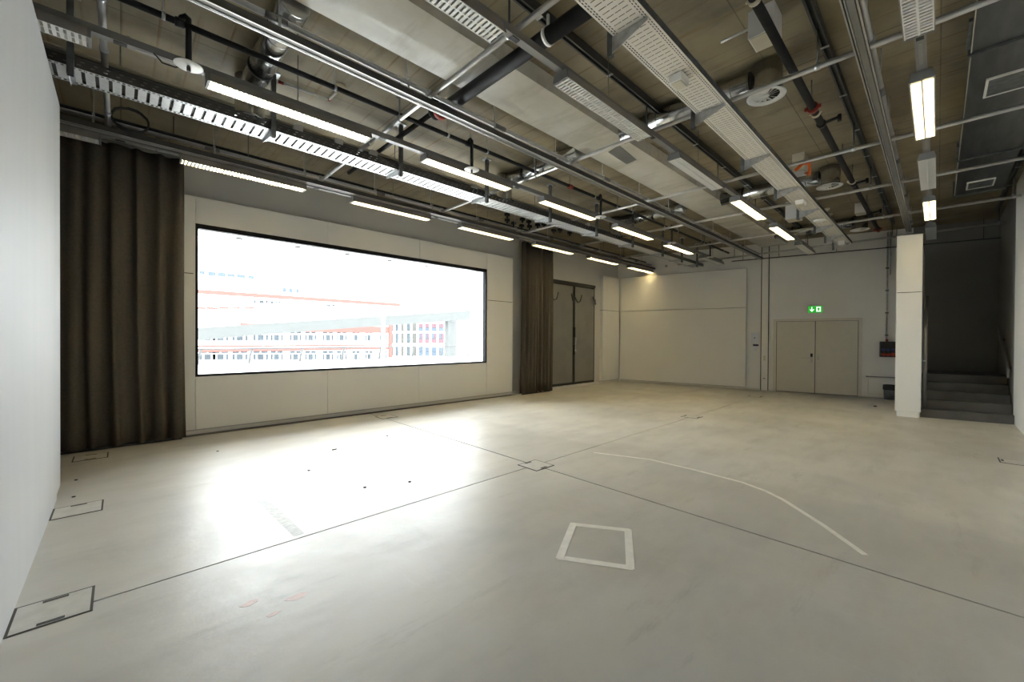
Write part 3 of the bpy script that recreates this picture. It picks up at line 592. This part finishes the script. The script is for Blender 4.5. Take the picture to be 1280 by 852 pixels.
# --- perforated tray (right)
def tray_right():
    ya, yb, z, xa, xb = 1.448, 1.745, 3.82, -0.6, 12.72
    t = thing('cable_tray', 'wide beige perforated cable tray on cantilever brackets, right of centre', 'cable tray', (0, 1.6, z))
    b = B()
    def strip(x0, x1, y0, y1): b.quad((x0, y0, z), (x1, y0, z), (x1, y1, z), (x0, y1, z))
    def row(y0, y1, pitch, ln, off=0.0):
        x = xa; strip(x, x+pitch+off, y0, y1); x += pitch+off
        while x < xb: strip(x+ln, min(x+pitch, xb+0.03), y0, y1); x += pitch
    W = yb-ya
    for a, c in ((0, .016), (.023, .034), (.041, .056), (W-.056, W-.041), (W-.034, W-.023), (W-.016, W)): strip(xa, xb, ya+a, ya+c)
    for a in (.016, .034, W-.041, W-.023): row(ya+a, ya+a+.007, 0.033, 0.020, 0.016 if a in (.034, W-.041) else 0)
    x = xa; k = 0
    while x < xb-0.04:
        strip(x, x+0.043, ya+.056, ya+W-.056)
        for p, q in ((.056, .062), (.108, .118), (.166, .176), (W-.062, W-.056)):
            strip(x+0.043, x+0.050, ya+p, ya+q)
        x += 0.050; k += 1
    o = part('perforated_base', b, 'traywhite', t)
    part('side_rail', B().box(xa, xb, ya-0.002, ya, z, z+0.06), 'galvd', t)
    part('side_rail', B().box(xa, xb, yb, yb+0.002, z, z+0.06), 'galvd', t)
    part('cable_bundle', B().box(xa, xb, ya+0.03, ya+0.20, z+0.012, z+0.035), 'darkgrey', t)
    for x in (1.2, 2.744, 4.292, 5.848, 7.398, 8.876, 10.338, 11.46, 12.476):
        s = B().box(x-0.02, x+0.02, 1.752, 1.757, 3.68, CEIL).box(x-0.02, x-0.016, 1.757, 1.795, 3.68, CEIL).box(x+0.016, x+0.02, 1.757, 1.795, 3.68, CEIL)
        po = part('support_post', s, 'galvd', t)
        part('bracket_arm', B().prism([(x-0.018, 1.752, 3.815), (x-0.018, 1.46, 3.815), (x-0.018, 1.46, 3.788), (x-0.018, 1.752, 3.69)], (0.004, 0, 0)).box(x-0.018, x+0.018, 1.46, 1.752, 3.812, 3.817), 'galv', po)
        part('head_plate', B().box(x-0.05, x+0.05, 1.73, 1.83, CEIL-0.012, CEIL), 'galv', po)
tray_right()
# --- ladder tray (left) with trunking
def tray_left():
    ya, yb, z, xa, xb = 5.065, 5.385, 3.765, -1.6, 13.1
    t = thing('cable_tray', 'bright zinc cable ladder on slotted posts, left side near the window', 'cable tray', (0, 5.2, z))
    # side walls with two rows of slots
    b = B()
    def side(y):
        def st(x0, x1, z0, z1): b.quad((x0, y, z0), (x1, y, z0), (x1, y, z1), (x0, y, z1))
        for a, c in ((0, .028), (.036, .056), (.064, .085)): st(xa, xb, z+a, z+c)
        x = xa
        while x < xb: st(x, x+0.055, z+.028, z+.036); st(x+0.02, x+0.075, z+.056, z+.064); x += 0.08
    side(ya); side(yb)
    part('side_rails', b, 'darkgrey', t)
    e = B()
    for y in (ya, yb-0.045):
        e.quad((xa, y, z), (xb, y, z), (xb, y+0.012, z), (xa, y+0.012, z)); e.quad((xa, y+0.033, z), (xb, y+0.033, z), (xb, y+0.045, z), (xa, y+0.045, z))
        x = xa
        while x < xb: e.quad((x, y+0.012, z), (x+0.016, y+0.012, z), (x+0.016, y+0.033, z), (x, y+0.033, z)); x += 0.034
    part('edge_strips', e, 'traysteel', t)
    me = None; x = xa+0.02
    while x < xb-0.06:
        if me is None:
            rb = B().box(x, x+0.060, ya+0.046, yb-0.046, z+0.001, z+0.004).box(x, x+0.004, ya+0.046, yb-0.046, z+0.004, z+0.02)
            x00 = x; me = rb.mesh('rung', 'traysteel', (0, 5.2, z))
        o = link('rung', me, t, (x-x00, 0, 0)); x += 0.085
    part('cable_bundle', B().box(xa, xb, ya+0.05, yb-0.05, z+0.022, z+0.05), 'darkgrey', t)
    for x in (-0.30, 1.202, 2.724, 4.238, 5.785, 7.285, 8.766, 10.286, 11.45, 12.5):
        s = B().box(x-0.022, x-0.018, 5.0, 5.045, 3.67, CEIL).box(x+0.018, x+0.022, 5.0, 5.045, 3.67, CEIL)
        for q in range(14):
            z0 = 3.67+q*0.05
            if z0 < CEIL-0.03: s.box(x-0.018, x+0.018, 5.041, 5.045, z0, z0+0.022)
        s.box(x-0.018, x-0.008, 5.041, 5.045, 3.67, CEIL).box(x+0.008, x+0.018, 5.041, 5.045, 3.67, CEIL).box(x-0.018, x+0.018, 5.0, 5.003, 3.67, CEIL)
        po = part('support_post', s, 'galvd', t)
        part('bracket_arm', B().prism([(x-0.02, 5.046, 3.76), (x-0.02, 5.40, 3.76), (x-0.02, 5.40, 3.735), (x-0.02, 5.046, 3.685)], (0.004, 0, 0)).box(x-0.02, x+0.02, 5.046, 5.40, 3.757, 3.761), 'galv', po)
        part('head_plate', B().box(x-0.06, x+0.06, 4.97, 5.08, CEIL-0.012, CEIL), 'galv', po)
    k = thing('wall_trunking', 'dark open trunking with pale flanges behind the cable ladder', 'trunking', (0, 5.5, 3.97))
    y = 5.47
    part('channel', B().box(-1.6, 9.0, y+0.05, y+0.056, 3.968, 4.085), 'midgrey', k)
    part('flange', B().box(-1.6, 9.0, y, y+0.05, 4.085, 4.097), 'beige', k)
    part('flange', B().box(-1.6, 9.0, y, y+0.05, 3.965, 3.977), 'beige', k)
    for x in (1.58, 2.07, 2.55, 4.35, 7.6):
        part('socket_box', B().box(x-0.05, x+0.05, y-0.02, y+0.05, 3.96, 4.10), 'plastic', k)
    for x in (0, 2.9, 5.9, 8.6): part('suspension_rod', B().cyl((x, y+0.053, 4.085), (x, y+0.053, CEIL), 0.005, 6), 'galvd', k)
    part('sticker', B().box(4.72, 4.92, y+0.044, y+0.0495, 4.0, 4.03), 'yellow', k, label='yellow sticker')
tray_left()

# --- sprinkler pipes
def sprinkler_left():
    y, z = 4.325, 4.07
    t = thing('sprinkler_pipe', 'thin black sprinkler pipe with disc-shaped drops, left half of ceiling', 'pipe', (0, y, z))
    part('pipe', B().cyl((-3.2, y, z), (13.05, y, z), 0.026, 12), 'pipegrey', t)
    for x in (0.41, 3.385, 6.40, 9.305, 11.635):
        d = part('drop_pipe', B().path([(x-0.06, y, z), (x-0.045, y, z+0.05), (x-0.02, y, z+0.075), (x, y, z+0.06), (x, y, z), (x, y, 3.76)], 0.022, 8).cyl((x-0.09, y, z), (x-0.03, y, z), 0.036, 10), 'black', t)
        part('canopy_disc', B().lathe([(0.0, 0.012), (0.08, 0.010), (0.100, 0.0), (0.096, -0.004), (0.0, 0.0)], (x, y, 3.745), 28), 'plastic', d, label='white round disc')
        part('sprinkler_head', B().cyl((x, y, 3.735), (x, y, 3.748), 0.012, 8).box(x-0.014, x+0.014, y-0.003, y+0.003, 3.70, 3.735).cyl((x, y, 3.698), (x, y, 3.702), 0.014, 8), 'darkgrey', d)
    for x in (-0.05, 5.45): part('coupling', B().cyl((x, y, z), (x+0.09, y, z), 0.037, 12), 'red', t, label='red pipe coupling') if x > 0 else None
    for x in (0.25, 1.6, 3.0, 3.65, 4.6, 6.2, 7.5, 9.6, 11.0, 12.6):
        part('hanger', B().cyl((x, y, z+0.02), (x, y, CEIL), 0.004, 6).cyl((x-0.012, y, z), (x+0.012, y, z), 0.031, 12), 'galv', t)
    t2 = thing('water_main', 'thick black pipe crossing the ceiling to a red coupling', 'pipe', (2.6, 2.5, 4.085))
    part('pipe', B().cyl((2.645, 1.1, 4.085), (2.645, 3.97, 4.085), 0.068, 20), 'pipegrey', t2)
    part('coupling', B().cyl((2.645, 3.93, 4.085), (2.645, 3.99, 4.085), 0.085, 18).box(2.55, 2.77, 3.945, 3.975, 4.07, 4.10), 'red', t2, label='red grooved coupling')
    part('elbow', B().path([(2.645, 3.99, 4.085), (2.645, 4.06, 4.095), (2.645, 4.10, 4.13), (2.645, 4.11, 4.20), (2.645, 4.11, CEIL-0.004)], 0.064, 16), 'pipegrey', t2)
    part('clamp', B().cyl((2.645, 2.32, 4.085), (2.645, 2.35, 4.085), 0.076, 18).box(2.635, 2.655, 2.325, 2.345, 4.16, 4.272), 'plastic', t2, label='pale pipe clamp')
    part('branch_pipe', B().cyl((2.64, 4.18, 4.13), (2.64, 6.55, 4.13), 0.03, 10), 'pipegrey', t2)
sprinkler_left()
def sprinkler_right():
    y, z = 0.985, 4.08
    t = thing('sprinkler_pipe', 'dark grey sprinkler pipe with red couplings, right of the perforated tray', 'pipe', (0, y, z))
    part('pipe', B().cyl((-2.5, y, z), (12.9, y, z), 0.036, 14), 'pipegrey', t)
    for x in (5.56, 12.7): part('coupling', B().cyl((x-0.03, y, z), (x+0.03, y, z), 0.055, 14).box(x-0.012, x+0.012, y-0.075, y+0.075, z-0.018, z+0.018), 'red', t, label='red pipe coupling')
    for x in (3.47, 5.72, 8.6): part('clamp', B().cyl((x-0.02, y, z), (x+0.02, y, z), 0.046, 14).box(x-0.008, x+0.008, y-0.06, y+0.06, z-0.006, z+0.006), 'beige', t)
    for x in (6.05, 8.75, 11.0):
        part('side_arm', B().cyl((x-0.03, y, z), (x+0.03, y, z), 0.046, 12).cyl((x, y, z), (x, y-0.17, z+0.02), 0.018, 8).cyl((x, y-0.17, z+0.05), (x, y-0.17, z-0.03), 0.02, 8), 'black', t)
    for x in (1.5, 3.5, 5.50, 7.6, 8.6, 10.6, 12.4): part('hanger', B().cyl((x, y, z+0.03), (x, y, CEIL), 0.005, 6), 'galvd', t)
sprinkler_right()

# --- spiral ducts and diffusers
def duct(x, y0, y1, label, r=0.115, z=4.22):
    t = thing('spiral_duct', label, 'duct', (x, y0, z), 'spiral ducts across the ceiling')
    part('pipe', B().cyl((x, y0, z), (x, y1, z), r, 26), 'duct', t)
    n = max(2, int((y1-y0)/0.16)); s = B()
    for i in range(n+1):
        y = y0+(y1-y0)*i/n; s.cyl((x, y-0.003, z), (x, y+0.003, z), r+0.0035, 26, caps=False)
    part('seams', s, 'duct', t, kind='stuff')
    for y in (y0+0.25*(y1-y0), y0+0.75*(y1-y0)): part('strap', B().cyl((x, y-0.012, z), (x, y+0.012, z), r+0.006, 26).cyl((x, y, z+r), (x, y, CEIL), 0.005, 6), 'black', t)
def diffuser(x, y, label, r=0.145, z0=4.03, z1=4.335, rim='plastic'):
    t = thing('air_diffuser', label, 'air vent', (x, y, z0), 'round swirl air diffusers')
    part('drum', B().lathe([(r, 0.0), (r, z1-z0), (0, z1-z0)], (x, y, z0), 28), 'duct', t)
    part('flange', B().lathe([(r-0.025, 0.004), (r, -0.006), (r+0.030, -0.012), (r+0.034, -0.004), (r+0.01, 0.006)], (x, y, z0), 30), rim, t)
    part('back_plate', B().cyl((x, y, z0+0.06), (x, y, z0+0.064), r-0.005, 24), 'rubber', t)
    part('hub', B().cyl((x, y, z0-0.004), (x, y, z0+0.02), 0.03, 14), 'plastic', t)
    me = None
    for k in range(14):
        a = 2*math.pi*k/14
        if me is None: me = B().prism([(0.03, -0.006, 0.0), (r-0.022, -0.03, -0.004), (r-0.022, 0.03, 0.026), (0.03, 0.006, 0.012)], (0, 0, 0.002)).mesh('vane', 'plastic')
        o = link('vane', me, t); o.rotation_euler = (0, 0, a); o.location = (0, 0, 0.0)
    part('suspension_rod', B().cyl((x+r*0.6, y, z1), (x+r*0.6, y, CEIL), 0.004, 6).cyl((x-r*0.6, y, z1), (x-r*0.6, y, CEIL), 0.004, 6), 'galvd', t)
duct(1.03, 3.64, 5.13, 'shiny spiral duct nearest the left wall')
duct(4.84, 3.64, 5.13, 'shiny spiral duct beyond the long tube, second from the left wall')
duct(8.40, 3.64, 5.13, 'shiny spiral duct far away above the sprinkler drops')
duct(4.84, 1.40, 2.93, 'spiral duct running over the perforated tray to the nearest diffuser')
duct(8.45, 1.40, 2.93, 'spiral duct running over the tray to the middle diffuser')
duct(12.2, 1.40, 2.93, 'spiral duct running over the tray to the farthest diffuser')
diffuser(4.84, 1.255, 'round swirl diffuser nearest on the right of the perforated tray')
diffuser(8.42, 1.255, 'round swirl diffuser in the middle right of the perforated tray')
diffuser(12.2, 1.255, 'round swirl diffuser farthest right of the perforated tray')
diffuser(1.03, 5.27, 'dark diffuser drum behind the nearest lit light by the ladder', 0.14, 3.90, 4.335, 'duct')
diffuser(4.84, 5.27, 'diffuser drum beside the cable ladder, second from the left wall', 0.14, 3.90, 4.335, 'duct')
diffuser(8.40, 5.27, 'diffuser drum farthest along the cable ladder', 0.14, 3.90, 4.335, 'duct')
# --- flat sheet-metal duct on the right
t = thing('flat_duct', 'flat grey sheet metal duct along the right of the ceiling', 'duct', (5, -0.47, 4.1))
xsd = [-1.0, 2.35, 5.56, 8.72, 10.82]
for i in range(4):
    sct = part('duct_section', B().box(xsd[i]+0.012, xsd[i+1]-0.012, -0.75, -0.19, 4.10, 4.36), 'sheet', t)
    part('corner_bead', B().box(xsd[i]+0.012, xsd[i+1]-0.012, -0.189, -0.183, 4.094, 4.112), 'beige', sct)
    part('flange', B().box(xsd[i+1]-0.012, xsd[i+1]+0.012, -0.775, -0.165, 4.075, 4.36), 'galvd', t)
    if i < 3: part('angle_brace', B().box(xsd[i+1]-0.5, xsd[i+1]-0.02, -0.182, -0.155, 4.13, 4.16), 'galvd', sct)
for x in (6.42, 10.25):
    gv = part('vent_grille', B().box(x-0.20, x+0.20, -0.60, -0.33, 4.085, 4.0995), 'galvd', t)
    part('grille_frame', B().box(x-0.22, x+0.22, -0.62, -0.60, 4.08, 4.0995).box(x-0.22, x+0.22, -0.33, -0.31, 4.08, 4.0995).box(x-0.22, x-0.20, -0.60, -0.33, 4.08, 4.0995).box(x+0.20, x+0.22, -0.60, -0.33, 4.08, 4.0995), 'plastic', gv)

# --- small devices on the ceiling
def hung_box(name, x, y, z0, z1, sx, sy, label, cat, mt='plastic'):
    t = thing(name, label, cat, (x, y, z0))
    part('body', B().box(x-sx/2, x+sx/2, y-sy/2, y+sy/2, z0, z1), mt, t)
    part('cover', B().box(x-sx/2+0.012, x+sx/2-0.012, y-sy/2+0.012, y+sy/2-0.012, z0-0.008, z0-0.0005), 'plastic' if mt != 'plastic' else 'beige', t)
    return t
hung_box('junction_box', 3.56, 1.60, 3.745, 3.812, 0.15, 0.11, 'white box under the near end of the perforated tray', 'box')
hung_box('junction_box', 8.20, 1.60, 3.745, 3.812, 0.22, 0.11, 'white box under the middle of the perforated tray', 'box')
hung_box('junction_box', 12.2, 1.57, 3.72, 3.812, 0.20, 0.12, 'white box under the far end of the perforated tray', 'box')
t = thing('access_point', 'oval white wireless unit under the far part of the perforated tray', 'router', (9.65, 1.58, 3.76))
part('dome', B().lathe([(0.0, 0.0), (0.06, 0.004), (0.10, 0.02), (0.105, 0.04), (0.0, 0.048)], (9.65, 1.58, 3.755), 24), 'plastic', t)
part('status_light', B().cyl((9.68, 1.52, 3.752), (9.68, 1.52, 3.757), 0.01, 8), 'navy', t)
b = hung_box('speaker_box', 4.09, 1.075, 4.13, CEIL, 0.24, 0.20, 'grey box on the ceiling behind the right sprinkler pipe', 'box')
part('conduit', B().cyl((4.09, 1.175, 4.30), (4.09, 1.44, 4.30), 0.012, 8), 'tube', b)
hung_box('junction_box', 7.62, 1.50, 4.08, CEIL, 0.26, 0.16, 'beige box on the ceiling near the orange conduit', 'box', 'beige')
hung_box('exhaust_box', 10.15, 2.1, 4.0, CEIL, 0.32, 0.24, 'white hanging box left of the far perforated tray', 'box')
hung_box('junction_box', 11.25, 1.14, 4.16, CEIL, 0.28, 0.18, 'white box on the ceiling above the far sprinkler pipe', 'box')
def detector(x, y, label, r=0.06):
    solo('smoke_detector', B().lathe([(0.0, -0.05), (r*0.5, -0.05), (r*0.8, -0.035), (r, -0.02), (r, 0.0)], (x, y, CEIL), 20), 'beige', label, 'detector', (x, y, CEIL-0.05), 'smoke detectors')
detector(1.81, 4.74, 'round beige smoke detector left of the nearest sprinkler drop')
detector(11.1, 1.70, 'small white smoke detector over the far tray end')
detector(11.6, 1.72, 'round smoke detector just beyond the far one over tray')
detector(9.45, 0.98+0.12, 'round smoke detector near the middle swirl diffuser')
t = thing('conduit', 'thin white conduit on the ceiling leading to the smoke detector', 'conduit', (1.5, 5.0, 4.33))
part('straight_run', B().cyl((1.30, 5.10, 4.335), (1.80, 5.06, 4.335), 0.012, 8).cyl((1.80, 5.06, 4.335), (1.81, 4.86, 4.335), 0.012, 8), 'plastic', t)
part('joint', B().cyl((1.27, 5.10, 4.335), (1.32, 5.10, 4.335), 0.018, 8).cyl((1.785, 5.06, 4.335), (1.815, 5.06, 4.335), 0.018, 8), 'red', t)
solo('orange_conduit', B().path([(6.95, 1.42, 3.92), (7.05, 1.36, 4.02), (7.25, 1.32, 4.08), (7.5, 1.36, 4.0), (7.62, 1.43, 4.07)], 0.022, 10), 'orange', 'orange flexible conduit arching beside the perforated tray', 'conduit', (7.2, 1.4, 3.9))
solo('hanging_cable', B().path([(0.2, 4.49, 3.83), (0.25, 4.44, 3.75), (0.33, 4.42, 3.74), (0.42, 4.44, 3.80), (0.5, 4.48, 3.83)], 0.006, 6), 'rubber', 'black cable loop hanging from the trunking near the left wall', 'cable', (0.3, 4.45, 3.8))
solo('cable_coil', B().path([(0.084+0.16*math.cos(a*0.5), 6.45+0.03*math.sin(a*0.9), 3.98+0.13*math.sin(a*0.5)) for a in range(0, 48)], 0.008, 6), 'rubber', 'coil of black cable hung on the tube above the dark curtain', 'cable', (0.12, 6.45, 3.98))
# small dark fixings on the ceiling above the window-side tube
k = 0
for u, v in ((634,268),(634,275),(642,279),(653,274),(661,277),(652,282),(662,283),(672,281),(680,280),(692,288),(700,287),(712,291)):
    p = onZ(u, v, 4.33); k += 1
    solo('ceiling_anchor', B().box(p.x-0.05, p.x+0.05, p.y-0.04, p.y+0.04, 4.30, CEIL).box(p.x-0.015, p.x+0.015, p.y-0.015, p.y+0.015, 4.25, 4.30), 'pipegrey', 'small dark fixing in the cluster on the ceiling near the window wall', 'anchor', (p.x, p.y, CEIL), 'dark ceiling fixings')
# dark rail along the far wall under the ceiling
t = thing('curtain_track', 'thin dark rail hung along the far wall below the ceiling', 'rail', tuple(fw(6, 0.2, 3.88)))
part('rail', B().fbox(3.5, 9.0, 0.19, 0.215, 3.86, 3.885), 'darkgrey', t)
for s_ in (3.8, 4.7, 6.0, 7.2, 8.7): part('hanger', B().cyl(fw(s_, 0.2, 3.885), fw(s_, 0.2, CEIL), 0.007, 6), 'darkgrey', t)

# ================================================================ FAR WALL DEVICES
t = thing('exit_sign', 'green glowing exit sign with arrow above the cream double door', 'sign', tuple(fw(5.56, 0, 2.36)))
part('housing', B().fbox(5.39, 5.73, -0.02, 0.05, 2.255, 2.455), 'plastic', t)
part('green_panel', B().fbox(5.395, 5.725, 0.051, 0.056, 2.26, 2.45), 'signgreen', t)
zc = 2.355
def fpoly(pts, o0, o1):
    return B().prism([fw(a, o0, z) for a, z in pts], NV*(o1-o0))
part('arrow', fpoly([(5.475, zc+0.07), (5.495, zc+0.07), (5.495, zc-0.02), (5.525, zc+0.012), (5.54, zc-0.005), (5.485, zc-0.07), (5.43, zc-0.005), (5.445, zc+0.012), (5.475, zc-0.02)], 0.0565, 0.058), 'signwhite', t)
part('door_pictogram', fpoly([(5.585, zc-0.07), (5.685, zc-0.07), (5.685, zc+0.07), (5.585, zc+0.07)], 0.0565, 0.058), 'signwhite', t)
part('running_figure', fpoly([(5.60, zc-0.06), (5.625, zc-0.025), (5.615, zc+0.0), (5.60, zc-0.005), (5.60, zc+0.01), (5.635, zc+0.025), (5.66, zc+0.005), (5.672, zc+0.012), (5.645, zc+0.035), (5.63, zc+0.05), (5.61, zc+0.035), (5.64, zc-0.015), (5.66, zc-0.03), (5.655, zc-0.06), (5.64, zc-0.035), (5.615, zc-0.06)], 0.0585, 0.0595), 'signgreen', t)
t = thing('wall_dispenser', 'pale blue box with a small unit below, left of the pilaster', 'dispenser', tuple(fw(4.13, 0, 1.4)))
part('box', B().fbox(4.02, 4.21, -0.02, 0.07, 1.40, 1.71), 'bluewhite', t)
part('tray', B().fbox(4.07, 4.21, -0.02, 0.09, 1.31, 1.36), 'navy', t)
part('bottle', B().fbox(4.09, 4.17, -0.02, 0.07, 1.17, 1.309), 'bluewhite', t)
part('logo_dot', B().fbox(4.10, 4.13, 0.0701, 0.072, 1.54, 1.57), 'navy', t)
t = thing('light_switch', 'white light switch plate on the pilaster left of the door', 'switch', tuple(fw(4.36, 0.03, 0.96)))
part('plate', B().fbox(4.325, 4.40, 0.03, 0.042, 0.87, 1.03), 'plastic', t); part('rocker', B().fbox(4.338, 4.388, 0.0421, 0.047, 0.96, 1.02).fbox(4.338, 4.388, 0.0421, 0.047, 0.885, 0.945), 'beige', t)
t = thing('wall_socket', 'white wall socket low on the pilaster left of the door', 'socket', tuple(fw(4.36, 0.03, 0.37)))
part('plate', B().fbox(4.325, 4.40, 0.03, 0.042, 0.33, 0.41), 'plastic', t); part('insert', B().fbox(4.338, 4.388, 0.0421, 0.045, 0.345, 0.365), 'rubber', t)
t = thing('power_box', 'black power distribution box with sockets on the wall behind the white wall end', 'electrical box', tuple(fw(7.1, 0, 1.07)))
part('case', B().fbox(6.93, 7.30, -0.02, 0.14, 1.07, 1.47), 'rubber', t)
part('cover', B().fbox(6.95, 7.28, 0.141, 0.155, 1.36, 1.45), 'black', t)
for q in range(4):
    part('socket', B().cyl(fw(6.98+0.09*q, 0.14, 1.27), fw(6.98+0.09*q, 0.175, 1.25), 0.036, 12), 'sock_b', t, label='blue socket')
    part('socket', B().cyl(fw(6.98+0.09*q, 0.14, 1.15), fw(6.98+0.09*q, 0.18, 1.13), 0.040, 12), 'sock_r', t, label='red socket')
part('gland', B().cyl(fw(7.06, 0.05, 1.47), fw(7.06, 0.05, 1.53), 0.025, 10), 'red', t)
t = thing('wall_conduit', 'thin steel conduit rising from the black power box', 'conduit', tuple(fw(7.06, 0, 1.53)))
part('pipe', B().cyl(fw(7.06, 0.02, 1.53), fw(7.06, 0.02, 4.3), 0.016, 10).cyl(fw(7.115, 0.02, 3.2), fw(7.115, 0.02, 4.3), 0.016, 10), 'galv', t)
for z in (1.62, 2.2, 2.78, 3.36, 3.9): part('clip', B().fbox(7.03, 7.09, -0.02, 0.04, z, z+0.03), 'galvd', t)
t = thing('wall_hatch', 'low white access hatch with rail above it behind the waste bin', 'hatch', tuple(fw(7.0, 0, 0.3)))
part('hatch_panel', B().fbox(6.72, 7.42, -0.02, 0.0, 0.10, 0.50), 'panel', t)
hf = B()
for a in ((6.70, 7.435, 0.50, 0.515), (6.70, 7.435, 0.085, 0.10), (6.70, 6.715, 0.10, 0.50), (7.42, 7.435, 0.10, 0.50)): hf.fbox(a[0], a[1], -0.02, 0.008, a[2], a[3])
part('hatch_frame', hf, 'plinth', t)
part('rail', B().cyl(fw(6.66, 0.03, 0.545), fw(7.43, 0.03, 0.545), 0.012, 8).fbox(6.66, 6.70, -0.02, 0.04, 0.53, 0.56), 'midgrey', t)
bc = fw(7.10, 0.24, 0)
t = thing('waste_bin', 'steel waste bin with black bag rim by the white wall end', 'bin', tuple(bc))
part('bin_body', B().lathe([(0.0, 0.0), (0.115, 0.0), (0.125, 0.28), (0.12, 0.28), (0.11, 0.01), (0.0, 0.01)], tuple(bc), 24), 'galvd', t)
part('bag_rim', B().lathe([(0.127, 0.24), (0.138, 0.25), (0.136, 0.365), (0.125, 0.37), (0.118, 0.25)], tuple(bc), 24), 'rubber', t)
p = onZ(1094, 508); solo('floor_plug', B().cyl((p.x, p.y, 0), (p.x, p.y, 0.02), 0.03, 10), 'dirt', 'small dark plug on the floor before the waste bin', 'plug', (p.x, p.y, 0))
